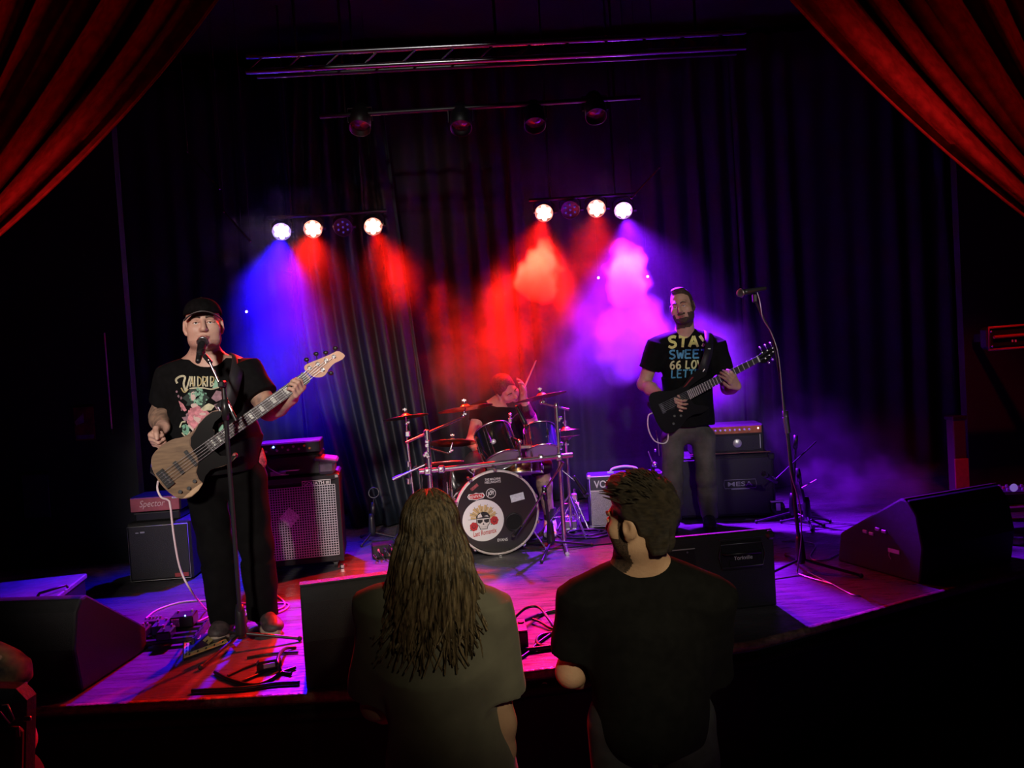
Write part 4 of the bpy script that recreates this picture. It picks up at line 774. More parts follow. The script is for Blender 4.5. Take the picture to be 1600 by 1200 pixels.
# bass lead: from the bass down to the deck, then looping behind the feet
P = [at(247, 752, 3.74), at(246, 764, 3.70), at(252, 777, 3.70), at(262, 781, 3.72), at(266, 790, 3.73), at(272, 840, 3.76), at(282, 890, 3.80), at(300, 925, 3.85), gp(322, 955) + V(0, 0, .01), gp(342, 970) + V(0, 0, .006), gp(372, 966) + V(0, 0, .006), gp(430, 955) + V(0, 0, .006), gp(445, 944) + V(0, 0, .006), gp(425, 926) + V(0, 0, .006)]
single('bass_lead', MB().tube(P, .0052, 8, sub=6), m_lead, 'pale instrument lead hanging from the bass guitar to the deck', 'cable')
floor_cable('pale lead looping wide on the deck behind the pedals', [(228, 968), (245, 955), (280, 943), (315, 940), (345, 941), (378, 944), (410, 945), (447, 944), (450, 950), (438, 958), (412, 966), (380, 972)], .005, m_lead)
floor_cable('pale lead running from the pedals to the right shoe', [(296, 979), (320, 968), (345, 956), (385, 951), (420, 947)], .0045, m_lead)
# cables at the front edge, left
floor_cable('black cable curving along the front edge below the left stand', [(336, 1053), (352, 1062), (378, 1071), (400, 1073), (420, 1066), (440, 1054), (462, 1046)], .008)
floor_cable('thin black cable looping beside the plug box', [(356, 1058), (385, 1045), (410, 1038), (422, 1046), (404, 1056), (376, 1068)], .006)
floor_cable('black cable standing up in a loop beside the left floor monitor', [(462, 1012, .004), (447, 1013, .02), (437, 1022, .05), (434, 1036, .05), (440, 1050, .01), (455, 1056)], .008)
floor_cable('long black cable lying straight along the stage lip', [(300, 1083), (380, 1079), (430, 1072), (468, 1070)], .009)
floor_cable('black cable crossing the red patch of deck', [(386, 1030), (420, 1024), (466, 1021)], .006)
c = gp(421, 1046); t = thing('plug_box', 'small black plug box among the cables at the front edge', 'plug box', tuple(c)); f = Fr(c, R(20)); obj('case', MB().box(f(0, 0, .025), (.11, .06, .048), f.r, bev=.012), m_blackpl, t); obj('label', MB().box(f(0, -.031, .03), (.05, .002, .02), f.r), m_silver, t)
# centre cables between the two audience members
floor_cable('black cable arching in front of the bass drum', [(803, 966, .02), (822, 950, .05), (842, 949, .05), (858, 968, .03), (866, 980, .01), (880, 984)], .008)
floor_cable('thick black cable running from the power box to the right', [(800, 985, .03), (815, 972, .04), (845, 960, .01), (875, 956), (905, 953), (950, 948)], .010)
floor_cable('black cable sagging between the power box and the cable bundle', [(828, 966, .02), (845, 972, .02), (862, 982, .01), (884, 986)], .007)
floor_cable('black cable loop lying flat near the stage lip', [(870, 992), (848, 995), (839, 1003), (845, 1012), (870, 1012), (890, 1008)], .009)
floor_cable('short black cable tail at the stage lip', [(815, 1030), (828, 1020), (840, 1008), (865, 990)], .007)
floor_cable('black cable bent over the power box', [(787, 952, .05), (795, 947, .08), (801, 958, .08), (803, 970, .08)], .008)
floor_cable('dark cable lying along the lip between the two people', [(818, 1020), (840, 1018), (880, 1012), (935, 1004)], .012)
c = gp(815, 1014); t = thing('power_box', 'black power box with worn red top at the stage lip', 'power box', tuple(c)); f = Fr(c, R(4)); obj('case', MB().box(f(-.01, .06, .045), (.085, .16, .085), f.r, bev=.005), m_blackpl, t); obj('lid', MB().box(f(-.01, .06, .09), (.08, .155, .006), f.r), mat('lid_worn', (.30, .10, .14), .5, var=.6, scale=60), t); obj('plug', MB().box(f(-.035, .10, .12), (.03, .035, .055), f.r, bev=.006), m_rubber, t); obj('socket', MB().cyl(f(.01, .09, .093), f(.01, .09, .10), .016, n=12), m_rubber, t)
for k in range(5): c = gp(878 + k * 1.5, 979 + k * 4); single('cable_connector', MB().cyl(c + V(-.03, 0, .014), c + V(.03, .01, .016), .008, n=8).cyl(c + V(.03, .01, .016), c + V(.045, .015, .016), .005, n=8), m_steel if k % 2 else m_blackpl, ['topmost', 'second', 'third', 'fourth', 'lowest'][k] + ' connector in the cable bundle beside the man in black', 'connector', 'connectors of the cable bundle')
c = gp(924, 1034); t = thing('stage_label', 'small pale gaffer label on the stage lip beside the man in black', 'label', tuple(c)); obj('strip', MB().box(c + V(0, .0, .004), (.06, .03, .004)), mat('label_pink', (.7, .5, .6), .5, var=.3, scale=60), t); obj('stub', MB().box(c + V(.025, .03, .02), (.012, .012, .03), bev=.003), m_white, t)
c = at(851, 1071, 3.28); t = thing('front_knob', 'round ring handle on the stage front between the two people', 'handle', tuple(c)); obj('ring', MB().torus(c, (0, -1, 0), .012, .003, 18, 6), m_steel, t); obj('plate', MB().cyl(c + V(0, .02, 0), c + V(0, .004, 0), .016, n=14), m_rubber, t)
# right hand cables
floor_cable('pale cable snaking beside the right microphone stand', [(1222, 846), (1255, 847), (1274, 853), (1266, 869), (1272, 876), (1290, 876), (1316, 864)], .004, m_steel)
floor_cable('thin pale cable crossing the deck behind the right stand', [(1165, 812), (1220, 812), (1280, 815), (1342, 819)], .003, m_steel)
floor_cable('pale cable lying at the foot of the right stand', [(1262, 895), (1300, 914), (1330, 930), (1345, 932)], .004, m_steel)
c = gp(1318, 875); t = thing('cable_joint', 'small pale cable joint at the end of the snaking cable', 'connector', tuple(c)); obj('sleeve', MB().cyl(c + V(0, 0, .012), c + V(.01, .0, .045), .010, n=10), m_white, t); obj('base', MB().box(c + V(0, 0, .008), (.05, .03, .014), bev=.004), m_blackpl, t)
# cable coil by the hi-hat
for k, (r_, lab) in enumerate(((.16, 'outer coil of dark cable on the rug right of the kit'), (.12, 'inner coil of dark cable on the rug right of the kit'))):
    c = gp(915, 838); single('cable_coil', MB().tube([c + V(r_ * math.cos(a / 3) * (1 + .01 * a) + random.uniform(-.01, .01), r_ * .8 * math.sin(a / 3) + random.uniform(-.01, .01), .016 + .012 * k + .002 * (a % 3)) for a in range(38)], .006, 6, sub=2), m_cab, lab, 'cable')
# ---- pedals at the feet of the bass player
c = gp(262, 1000); f = Fr(c, R(8)); t = thing('pedalboard', 'black pedalboard frame in front of the left floor monitor', 'pedalboard', tuple(c))
for k in range(4): obj('rail', MB().box(f(0, -.10 + .075 * k, .03), (.34, .035, .02), f.r, bev=.004), m_blackpl, t)
for sx in (-1, 1): obj('side', MB().box(f(sx * .165, .01, .02), (.02, .30, .04), f.r, bev=.004), m_blackpl, t)
def pedal(label, x, y, w_, l_, h_, mt, knobs, sw=True):
    q = f(x, y, .04); p = thing('effect_pedal', label, 'pedal', tuple(q), 'effect pedals on the board'); g = Fr(q, R(8) + random.uniform(-.05, .05))
    obj('case', MB().box(g(0, 0, h_ / 2), (w_, l_, h_), g.r, bev=.006), mt, p)
    for k in range(knobs): obj('knob', MB().cyl(g(-w_ * .3 + k * w_ * .6 / max(1, knobs - 1), l_ * .3, h_), g(-w_ * .3 + k * w_ * .6 / max(1, knobs - 1), l_ * .3, h_ + .012), .006, n=8), m_silver, p)
    if sw: obj('foot_switch', MB().cyl(g(0, -l_ * .3, h_), g(0, -l_ * .3, h_ + .014), .006, n=8), m_chrome, p)
    return p, g
pedal('black pedal at the left end of the pedalboard', -.12, -.02, .07, .12, .045, m_blackpl, 3); pedal('dark blue pedal in the middle of the pedalboard', -.04, .03, .07, .12, .045, mat('ped_blue', (.02, .03, .10), .4), 2); pedal('silver trimmed pedal at the back of the pedalboard', -.10, .12, .09, .07, .04, mat('ped_grey', (.10, .10, .11), .35, metal=.5), 4, False)
p, g = pedal('black pedal with a white display beside the yellow tape', .06, .10, .12, .11, .06, m_blackpl, 2, False); obj('display', MB().box(g(-.03, -.057, .032), (.04, .003, .04), g.r), mat('disp_white', (.55, .55, .5), .5, var=.4, scale=160), p); obj('blue_lamp', MB().ball(g(.02, -.05, .064), .004, 8), emit('ped_led', (.2, .35, 1), 8), p)
pedal('red pedal in front of the left shoe', .36, .06, .09, .11, .035, mat('ped_red', (.30, .04, .06), .4), 3)
pedal('small black pedal at the front of the board', .02, -.08, .07, .11, .045, m_blackpl, 2)
# yellow and black taped frame lying flat
c = gp(318, 1000); t = thing('taped_frame', 'flat pedal tray edged with yellow tape and black marks by the left shoe', 'tray', tuple(c)); YT = mat('yellow_tape', (.55, .46, .16), .5, var=.15, scale=40)
def quad(pts, z0=.010, th=.01):
    q = [gp(x, y, ZS + z0 + th) for x, y in pts]; l_ = [p - V(0, 0, th) for p in q]; b = MB(); b.add(q + l_, [(0, 1, 2, 3), (7, 6, 5, 4), (0, 4, 5, 1), (1, 5, 6, 2), (2, 6, 7, 3), (3, 7, 4, 0)]); return b
obj('tray', quad([(287, 1029), (290, 995), (350, 985), (356, 1003)], .002, .012), m_blackpl, t)
for k, q in enumerate(([(287, 1028), (292, 1021), (353, 998), (356, 1003)], [(287, 1028), (288, 997), (296, 1001), (294, 1022)], [(288, 998), (314, 991), (313, 997), (295, 1003)], [(317, 1000), (325, 993), (333, 1000), (326, 1006)])):
    o = obj('tape_strip', quad(q, .016, .003), YT, t)
    for j in range(5 if k < 3 else 2):
        a, b_ = Vector((*q[0], 0)).lerp(Vector((*q[3], 0)), .5), Vector((*q[1], 0)).lerp(Vector((*q[2], 0)), .5)
        if k == 0: a, b_ = Vector((*q[0], 0)).lerp(Vector((*q[1], 0)), .5), Vector((*q[3], 0)).lerp(Vector((*q[2], 0)), .5)
        m0 = a.lerp(b_, (j + .5) / 5); obj('tape_mark', quad([(m0.x - 1.4, m0.y + 1.3), (m0.x - .4, m0.y - 1.8), (m0.x + 1.5, m0.y - 1.2), (m0.x + .3, m0.y + 1.6)], .0195, .001), m_ink, o)
# gear heap left of the drum rug
c = gp(600, 872); t = thing('stage_box', 'small stage box with coloured plugs left of the drum rug', 'stage box', tuple(c)); f = Fr(c, R(15)); obj('case', MB().box(f(0, .05, .05), (.16, .10, .10), f.r, bev=.008), m_blackpl, t)
for k in range(6): obj('plug', MB().cyl(f(-.06 + .024 * k, -.0, .03 + .035 * (k % 2)), f(-.06 + .024 * k, -.04, .025 + .035 * (k % 2)), .008, n=8), [m_steel, mat('plug_orange', (.6, .2, .05), .5), mat('plug_red', (.45, .04, .04), .5)][k % 3], t)
for k in range(4): obj('tail', MB().tube([f(-.06 + .03 * k, -.04, .03), f(-.08 + .04 * k, -.09, .05 + .02 * k), f(-.05 + .05 * k, -.13, .01)], .005, 6, sub=4), m_cab, t)
# ---- right wing: red-lit post, equipment table, wall fitting
p0, p1 = at(1502, 765, 5.5), at(1488, 655, 5.5); t = thing('wing_post', 'square post lit red at the right wing', 'post', (p0.x, p0.y, ZS)); mr = mat('post_redlit', (.32, .05, .04), .6, var=.2)  # red light on the post put into this colour, laid on as a patch
obj('shaft', MB().box((p0.x - .02, 5.5, (ZS + p1.z) / 2), (.09, .09, p1.z - ZS), bev=.006), mat('post_dark', (.05, .02, .02), .6), t); obj('lit_patch', MB().box(at(1503, 740, 5.45), (.10, .012, .22), bev=.003), mr, t); obj('cap', MB().box((p0.x - .02, 5.5, p1.z + .01), (.11, .11, .03), bev=.006), m_bar, t)
c = at(1600, 835, 4.9); t = thing('equipment_table', 'dark equipment table at the right edge of the stage', 'table', (c.x, 4.9, ZS)); zt = at(1560, 790, 4.9).z; X0 = at(1528, 790, 4.9).x
obj('top', MB().box((X0 + .45, 5.0, zt), (.95, .5, .03), bev=.004), mat('table_redlit', (.12, .03, .03), .5, var=.2), t)  # dark table top coloured with the red light falling on it
for sx in (.03, .87):
    for sy in (4.8, 5.2): obj('leg', MB().box((X0 + sx, sy, (ZS + zt) / 2), (.04, .04, zt - ZS)), m_bar, t)
obj('skirt', MB().box((X0 + .45, 5.22, (ZS + zt) / 2 + .1), (.9, .02, zt - ZS - .25)), m_black, t)
c = V(X0 + .28, 4.95, zt + .015); t = thing('mixing_console', 'small mixing console with violet and white lamps on the right table', 'mixer', tuple(c)); f = Fr(c, R(-10))
obj('case', MB().box(f(0, 0, .04), (.42, .26, .07), f.r, bev=.008), m_blackpl, t); obj('panel', MB().box(f(0, -.01, .078), (.40, .22, .006), f.r), mat('panel_dark', (.04, .04, .05), .4), t)
for k in range(8):
    for j in range(3): obj('knob', MB().cyl(f(-.16 + .045 * k, -.06 + .06 * j, .08), f(-.16 + .045 * k, -.06 + .06 * j, .095), .008, n=8), m_silver if (k + j) % 3 else mat('knob_red', (.4, .05, .05), .5), t)
obj('lamp', MB().box(f(-.2, -.12, .10), (.05, .01, .02), f.r), emit('violet_led', (.4, .15, .8), 1.2), t)
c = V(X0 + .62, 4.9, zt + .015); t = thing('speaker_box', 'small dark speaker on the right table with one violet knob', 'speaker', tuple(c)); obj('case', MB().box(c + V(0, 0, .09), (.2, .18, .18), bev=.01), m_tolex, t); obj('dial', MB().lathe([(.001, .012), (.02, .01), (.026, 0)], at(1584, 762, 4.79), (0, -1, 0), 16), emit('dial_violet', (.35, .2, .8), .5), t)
c = at(1590, 846, 4.75); t = thing('glass_jar', 'small pink lit jar at the right edge', 'jar', tuple(c)); obj('body', MB().lathe([(.001, 0), (.04, 0), (.045, .03), (.04, .06), (.001, .06)], (c.x, 4.75, c.z - .03), (0, 0, 1), 16), mat('jar_pink', (.5, .15, .25), .2, coat=1, var=.3), t); obj('lid', MB().cyl((c.x, 4.75, c.z + .03), (c.x, 4.75, c.z + .04), .042, n=16), m_steel, t)
single('jar_shelf', MB().box((c.x + .1, 4.85, c.z - .045), (.5, .35, .025), bev=.004).box((c.x + .1, 4.99, (ZS + c.z) / 2 - .03), (.46, .03, c.z - ZS - .05)), m_tolex, 'low dark shelf under the pink jar at the right edge', 'shelf')
a, b_, c2, d_ = at(1545, 512, 5.0), at(1660, 503, 5.0), at(1660, 538, 5.0), at(1545, 547, 5.0); t = thing('wall_fitting', 'long rectangular wall fitting edged in red light at the right edge', 'light fitting', tuple(at(1580, 528, 5.0)))
FR = mat('fit_redlit', (.42, .06, .05), .35); obj('housing', MB().box((a + c2) / 2 + V(0, .06, 0), ((b_ - a).x, .10, .15), bev=.02), m_blackpl, t)  # red light along rim and bar is put into their colour
obj('rim', MB().tube([a, b_, c2, d_], .008, 8, closed=True), FR, t); obj('centre_bar', MB().cyl(at(1553, 527, 4.99), at(1660, 518, 4.99), .011, n=8), FR, t)
for px, py in ((1549, 518), (1551, 541)): obj('bolt', MB().ball(at(px, py, 4.98), .008, 8), m_chrome, t)
for px in (1582, 1587): obj('lamp', MB().box(at(px, 532.5, 4.98), (.008, .006, .016)), m_white, t)
obj('bracket', MB().box((a + c2) / 2 + V(.2, .48, 0), (.04, .75, .06)), m_bar, t)
# ------------------------------------------------------------------ people
def skin_mat(name, a, b_, tat=None):
    m = mat(name, a, .48, var=0, col2=b_, scale=14, bump=.1, bscale=120, spec=.4)
    m.node_tree.nodes['Principled BSDF'].inputs['Subsurface Weight'].default_value = 0.0
    return m
SK1 = skin_mat('skin_fair', (.50, .29, .22), (.58, .36, .28)); SK2 = skin_mat('skin_warm', (.42, .24, .17), (.50, .30, .22)); SK3 = skin_mat('skin_tan', (.40, .24, .16), (.47, .30, .21))
TAT = mat('tattooed_skin', (.20, .13, .10), .5, col2=(.46, .29, .20), scale=26)
BEARD = mat('beard_brown', (.055, .032, .022), .7, var=.4, scale=120, bump=.5, bscale=400)
STUB = mat('stubble', (.46, .27, .21), .55, var=.12, scale=200)
M_LIP = mat('lip', (.34, .13, .11), .4); M_EYE = mat('eye_white', (.7, .68, .65), .2); M_IRIS = mat('iris', (.03, .02, .015), .15); M_BROW = mat('brow', (.06, .04, .03), .7)
TEE = mat('black_tee', (.0035, .0035, .004), .9, var=.3, scale=30, spec=.15)
def wrinkle(a, f1=17., seed=0.):
    return lambda X, Y, Z: a * (np.sin(f1 * X + 2.1 * np.sin(7 * Z + seed) + seed) * np.sin(f1 * .8 * Z + 1.7 * np.sin(9 * X - seed)) + .6 * np.sin(31 * Z + 19 * X + 3 * np.sin(11 * Y + seed)) * np.sin(13 * Y + 5 * X))
class Head:
    def __init__(s, c, hf, hu, k=1.0):
        s.c = Vector(c); s.f = Vector(hf).normalized(); u = Vector(hu); s.u = (u - s.f * u.dot(s.f)).normalized(); s.x = s.f.cross(s.u); s.k = k
        s.rot = Matrix((s.x, s.f, s.u)).transposed()
    def __call__(s, x, f, u): return s.c + (s.x * x + s.f * f + s.u * u) * s.k
    def local(s, V_): return ((V_ - np.array(s.c)) @ np.array(s.rot)) / s.k
    def skin(s, d, fat=0.0, neck=None, nr=.058):
        k = s.k; E = lambda p, r, kk=.02, sub=False: d.ell(s(*p), [q * k for q in r], s.rot, kk * k, 0, sub)
        E((0, -.012, .035), (.076, .098, .100)); E((0, .022, -.045), (.062 + fat, .068, .072 + fat * .5), .03); E((0, .068, -.098), (.026 + fat, .022, .02), .03)
        for q in (-1, 1):
            E((q * .040, .058, -.022), (.028 + fat, .026, .03), .03); E((q * .045, .02, -.072), (.022 + fat, .04, .03), .03)
        E((0, .078, .032), (.052, .016, .014), .02)
        for q in (-1, 1): E((q * .031, .102, .009), (.021, .018, .013), .012, True)
        d.cone(s(0, .090, .018), s(0, .112, -.026), .0085 * k, .0135 * k, .010 * k); d.ell(s(-.011, .1, -.03), (.009 * k,) * 3, s.rot, .008); d.ell(s(.011, .1, -.03), (.009 * k,) * 3, s.rot, .008)
        E((0, .087, -.058), (.024, .011, .007), .006); E((0, .085, -.070), (.021, .011, .008), .006); E((0, .100, -.064), (.022, .006, .0022), .003, True)
        for q in (-1, 1):
            r = (s.rot.to_4x4() @ Matrix.Rotation(q * -.35, 4, 'Z')).to_3x3()
            d.ell(s(q * .081, -.012, -.004), (.011 * k, .024 * k, .034 * k), r, .006); d.ell(s(q * .092, -.006, .002), (.007 * k, .012 * k, .018 * k), r, .005, 0, True); d.ell(s(q * .078, -.0, -.034), (.009 * k, .010 * k, .012 * k), r, .006)
        if neck is not None: d.cone(s(0, -.015, -.06), neck, nr * k, (nr + .012) * k, .03)
    def features(s, t, body, iris=M_IRIS, lids=True, brow=M_BROW, closed=False):
        k = s.k
        for q in (-1, 1):
            e = obj('eye', MB().ball(s(q * .031, .077, .008), .0125 * k, 12), M_EYE, body); 
            obj('eyebrow', MB().tube([s(q * .012, .098, .028), s(q * .030, .097, .034), s(q * .050, .083, .027)], [.0035 * k, .0045 * k, .0025 * k], 6, sub=3), brow, body)
            obj('iris', MB().ball(s(q * .031, .0845, .007), .0062 * k, 10), iris, body); obj('eyelid', MB().tube([s(q * .016, .086, .010), s(q * .031, .0925, .0135), s(q * .046, .083, .008)], .0046 * k, 6, sub=3), body.data.materials[0], body)
        obj('lips', MB().tube([s(-.024, .084, -.064), s(-.010, .0965, -.0605), s(0, .098, -.062), s(.010, .0965, -.0605), s(.024, .084, -.064)], [.002 * k, .005 * k, .005 * k, .005 * k, .002 * k], 6, sub=3).tube([s(-.022, .084, -.066), s(-.008, .0955, -.0715), s(.008, .0955, -.0715), s(.022, .084, -.066)], [.002 * k, .0055 * k, .0055 * k, .002 * k], 6, sub=3), M_LIP, body)
def paint(me, verts, quads, fn):
    c = verts[quads].mean(1); cur = np.zeros(len(quads), np.int32); me.polygons.foreach_get('material_index', cur)
    for mask, mi in fn(c): cur[mask] = mi
    me.polygons.foreach_set('material_index', cur)
def hand(d, wrist, fdir, ndir, thumb, curl=(.5, .7, .5), spread=.0, s=1.0, thumb_in=.5, k=.006):
    """five fingers: fdir = wrist to knuckles, ndir = out of the palm, thumb = +1/-1 side along fdir x ndir"""
    f = Vector(fdir).normalized(); n = Vector(ndir); n = (n - f * n.dot(f)).normalized(); l = f.cross(n) * thumb; w = Vector(wrist)
    ln = (.92, 1.0, .95, .76)
    for i in range(4):
        off = (.030 - i * .0205) * s; kn = w + f * (.088 - .004 * abs(i - 1)) * s + l * off
        d.cone(w + l * off * .55 + f * .012 * s, kn, .0155 * s, .0125 * s, .012)
        p = kn; a = 0; dirv = (f + l * spread * (1.5 - i)).normalized()
        cu = curl[i] if hasattr(curl[0], '__len__') else curl
        for j, L in enumerate((.044, .027, .021)):
            a += cu[j]; q = p + (dirv * math.cos(a) + n * math.sin(a)) * L * ln[i] * s
            d.cone(p, q, (.0100 - .0009 * j) * s, (.0091 - .0009 * j) * s, k if j else .008); p = q
    t0 = w + l * .022 * s + f * .022 * s; t1 = w + (l * .046 + f * .055 + n * .012 * thumb_in) * s; t2 = t1 + (f * .030 + l * .012 * (1 - thumb_in) + n * .022 * thumb_in) * s; t3 = t2 + (f * .020 - l * .010 * thumb_in + n * .014 * thumb_in) * s
    d.cone(t0, t1, .0165 * s, .0135 * s, .012).cone(t1, t2, .0125 * s, .0112 * s, .006).cone(t2, t3, .0112 * s, .0085 * s, .005)
def lerp(a, b_, t): return Vector(a).lerp(Vector(b_), t)
def shoe(t, ankle, toe, sole_c, up_c, s=1.0, lace=None):
    a = Vector(ankle); tp = Vector(toe); z = t['_z']; heel = V(a.x, a.y, z) - (V(tp.x, tp.y, 0) - V(a.x, a.y, 0)).normalized() * .05; f = V(tp.x - heel.x, tp.y - heel.y, 0); L = f.length; f.normalize(); l = V(-f.y, f.x, 0)
    d = Sdf(.006); d.ell(heel + f * .05 + V(0, 0, .045), (.04, .04, .05), None, .03); d.cone(heel + f * .05 + V(0, 0, .06), heel + f * L * .62 + V(0, 0, .045), .042 * s, .043 * s, .03); d.ell(heel + f * (L - .055) + V(0, 0, .035), (.05 * s, .06, .036), Matrix((l, f, V(0, 0, 1))).transposed(), .03); d.cap(heel + f * .05 + V(0, 0, .04), heel + f * .048 + V(0, 0, .115), .045 * s, .045 * s, .02); d.cut(heel + V(0, 0, .018), (0, 0, -1))
    o = body_obj('shoe', d, up_c, t)
    n = 20; b = MB(); pts = []
    for i in range(n): g = 2 * math.pi * i / n; pts.append((.046 * s * math.cos(g) * (1.1 if math.sin(g) > 0 else .92), L / 2 + (L / 2 + .004) * math.sin(g)))
    b.prism(pts, heel + V(0, 0, .001), tuple(l), tuple(f), .026 if l.cross(f).z > 0 else -.026)
    if l.cross(f).z < 0:
        b = MB(); b.prism(pts, heel + V(0, 0, .027), tuple(l), tuple(f), .026)
    obj('sole', b, sole_c, o)
    if lace is not None:
        b = MB()
        for i in range(4): p = heel + f * (L * .45 + i * .026) + V(0, 0, .088 - i * .010); b.tube([p - l * .026 - V(0, 0, .008), p + V(0, 0, .005), p + l * .026 - V(0, 0, .008)], .0035, 5, sub=3)
        obj('laces', b, lace, o)
    return o
def legs(d, J, r=(.09, .062, .045), m=0, capped=False):
    for q in 'lr': d.chain([J['hip' + q], J['kne' + q], J['ank' + q]], r, .03, m)
def pants(t, J, mt, r=(.105, .08, .072), pel=(.18, .13, .12), res=.008, wr=.004, belly=None, extra=None):
    d = Sdf(res); d.ell(J['pel'], pel, None, .04)
    if belly is not None: d.ell(belly[0], belly[1], None, .04)
    for q in 'lr':
        d.cone(J['hip' + q], J['kne' + q], r[0], r[1], .04)
        a = Vector(J['kne' + q]); b_ = Vector(J['ank' + q]); d.cone(a, a.lerp(b_, .6), r[1], r[1] + (r[2] - r[1]) * .6, .04); d.cap(a.lerp(b_, .3), a.lerp(b_, 1.12), r[1] + (r[2] - r[1]) * .3, r[2], .03)
    return body_obj('trousers', d, mt, t, wrinkle(wr, 21, 1.3))
# ---- bass player
Yb = 4.0
root = gp(388, 984)
t = thing('person', 'bass player in a black cap and printed black T-shirt singing at the left microphone', 'person', tuple(root)); t['_z'] = ZS
J = dict(pel=at(347, 738, 4.02), hipl=at(319, 752, 4.02), hipr=at(386, 750, 4.03), knel=at(337, 852, 4.0), kner=at(401, 848, 4.02), ankl=at(352, 962, 4.0), ankr=at(411, 950, 4.06),
         shl=at(270, 589, 4.03), shr=at(382, 582, 4.02), ell=at(251, 650, 4.08), elr=at(421, 640, 3.96), wrl=at(255, 668, 3.80), wrr=at(456, 622, 3.84), neck=at(321, 560, 4.03), chest=at(325, 615, 4.03))
for q in 'lr': J['ank' + q].z = ZS + .10
H = Head(at(318, 509, 3.98), (.36, -.93, .04), (-.01, 0, 1), 1.10)
d = Sdf(.005); H.skin(d, .004, J['neck'], .059)
d.ell(J['chest'], (.19, .12, .18), None, .05); d.ell(at(330, 690, 4.0), (.2, .16, .16), None, .06); d.ell(J['pel'], (.16, .12, .11), None, .05)
d.cone(J['neck'], J['shl'], .055, .065, .05).cone(J['neck'], J['shr'], .055, .065, .05)
for q in 'lr': d.cone(J['sh' + q], J['el' + q], .068, .054, .03).cone(J['el' + q], lerp(J['el' + q], J['wr' + q], .35), .054, .057, .03).cone(lerp(J['el' + q], J['wr' + q], .35), J['wr' + q], .057, .034, .02)
legs(d, J)
for q, tp in (('l', at(338, 985, 3.88)), ('r', at(430, 976, 3.92))): d.cone(J['ank' + q], J['ank' + q].lerp(V(tp.x, tp.y, ZS + .04), .35), .034, .022, .02)
hand(d, J['wrl'], V(-.25, -.75, -.55), V(.85, -.1, -.2), 1, (1.3, 1.5, 1.0), s=1.1, thumb_in=.95)
hand(d, J['wrr'], at(475, 606, 3.755) - J['wrr'], V(-.75, .05, .5), -1, (.95, 1.25, .8), s=1.06, thumb_in=.3)
body = body_obj('body', d, [SK1, TAT, STUB], t)
hl = H.local(d.verts)
lw = np.array(J['wrl']); el_, wr_ = np.array(J['ell']), np.array(J['wrl']); er_, wr2 = np.array(J['elr']), np.array(J['wrr'])
def pf(c):
    h = H.local(c); yield (h[:, 2] < -.075) & (h[:, 1] > -.01) & (h[:, 2] > -.14) & (np.abs(h[:, 0]) < .07) & ~((np.abs(h[:, 0]) < .02) & (h[:, 2] > -.074)), 2
    for a, b_ in ((el_, wr_), (er_, wr2)):
        s = ((c - a) @ (b_ - a)) / ((b_ - a) @ (b_ - a)); r = np.linalg.norm(c - a - s[:, None] * (b_ - a), axis=1); yield (s > -.5) & (s < .93) & (r < .1) & (h[:, 2] < -.3), 1
paint(body.data, d.verts, d.quads, pf); H.features(t, body)
# cap
k = H.k; b = MB(); vs = []; n = 28; m_ = 8
for j in range(m_ + 1):
    a = math.pi / 2 * j / m_
    for i in range(n): g = 2 * math.pi * i / n; vs.append(H(.0875 * math.cos(g) * math.cos(a) ** .8, -.012 + .108 * math.sin(g) * math.cos(a) ** .8, .052 + .082 * math.sin(a)))
b.add(vs, [(j * n + i, j * n + (i + 1) % n, (j + 1) * n + (i + 1) % n, (j + 1) * n + i) for j in range(m_) for i in range(n)], 0, True)
M_CAP = mat('cap_black', (.005, .0045, .005), .95, var=.3, scale=60, spec=.05)
cap = obj('cap', b, M_CAP, t); md = cap.modifiers.new('s', 'SOLIDIFY'); md.thickness = .004
b = MB(); vs = []
for j in range(5):
    for i in range(15): u = i / 14 * 2 - 1; w_ = .083 * u; e = .088 * math.sqrt(max(0, 1 - u * u * .92)); vs.append(H(w_, e + .012 + (.062 * (1 - .35 * u * u)) * j / 4, .056 - .030 * u * u - .006 * (j / 4)))
b.add(vs, [(j * 15 + i, j * 15 + i + 1, (j + 1) * 15 + i + 1, (j + 1) * 15 + i) for j in range(4) for i in range(14)], 0, True)
br = obj('brim', b, M_CAP, cap); md = br.modifiers.new('s', 'SOLIDIFY'); md.thickness = .005
obj('brim_piping', MB().tube([vs[60 + i] for i in range(15)], .0028, 6), mat('cap_edge', (.09, .08, .08), .5), cap); obj('top_button', MB().ball(H(0, -.012, .135), .008, 8), M_CAP, cap)
# shirt
d2 = Sdf(.007); d2.ell(J['chest'] + V(0, 0, .0), (.225, .15, .2), None, .06); d2.ell(at(330, 680, 4.0), (.248, .205, .20), None, .08)
d2.cone(J['neck'] + V(0, .01, -.03), J['shl'], .060, .076, .06).cone(J['neck'] + V(0, .01, -.03), J['shr'], .060, .08, .06)
d2.cap(lerp(J['shl'], J['ell'], -.05), lerp(J['shl'], J['ell'], .72), .084, .084, .04).cap(lerp(J['shr'], J['elr'], -.05), lerp(J['shr'], J['elr'], .66), .092, .092, .05)
d2.cap(at(333, 690, 4.01), at(336, 742, 4.01), .235, .225, .06)
d2.cut(at(336, 735, 4.0), (0, 0, -1)); d2.ell(H(0, .02, -.155), (.082, .075, .05), None, .015, -1, True)
shirt = body_obj('t_shirt', d2, TEE, t, wrinkle(.004, 15, .4)); T = bvh(d2)
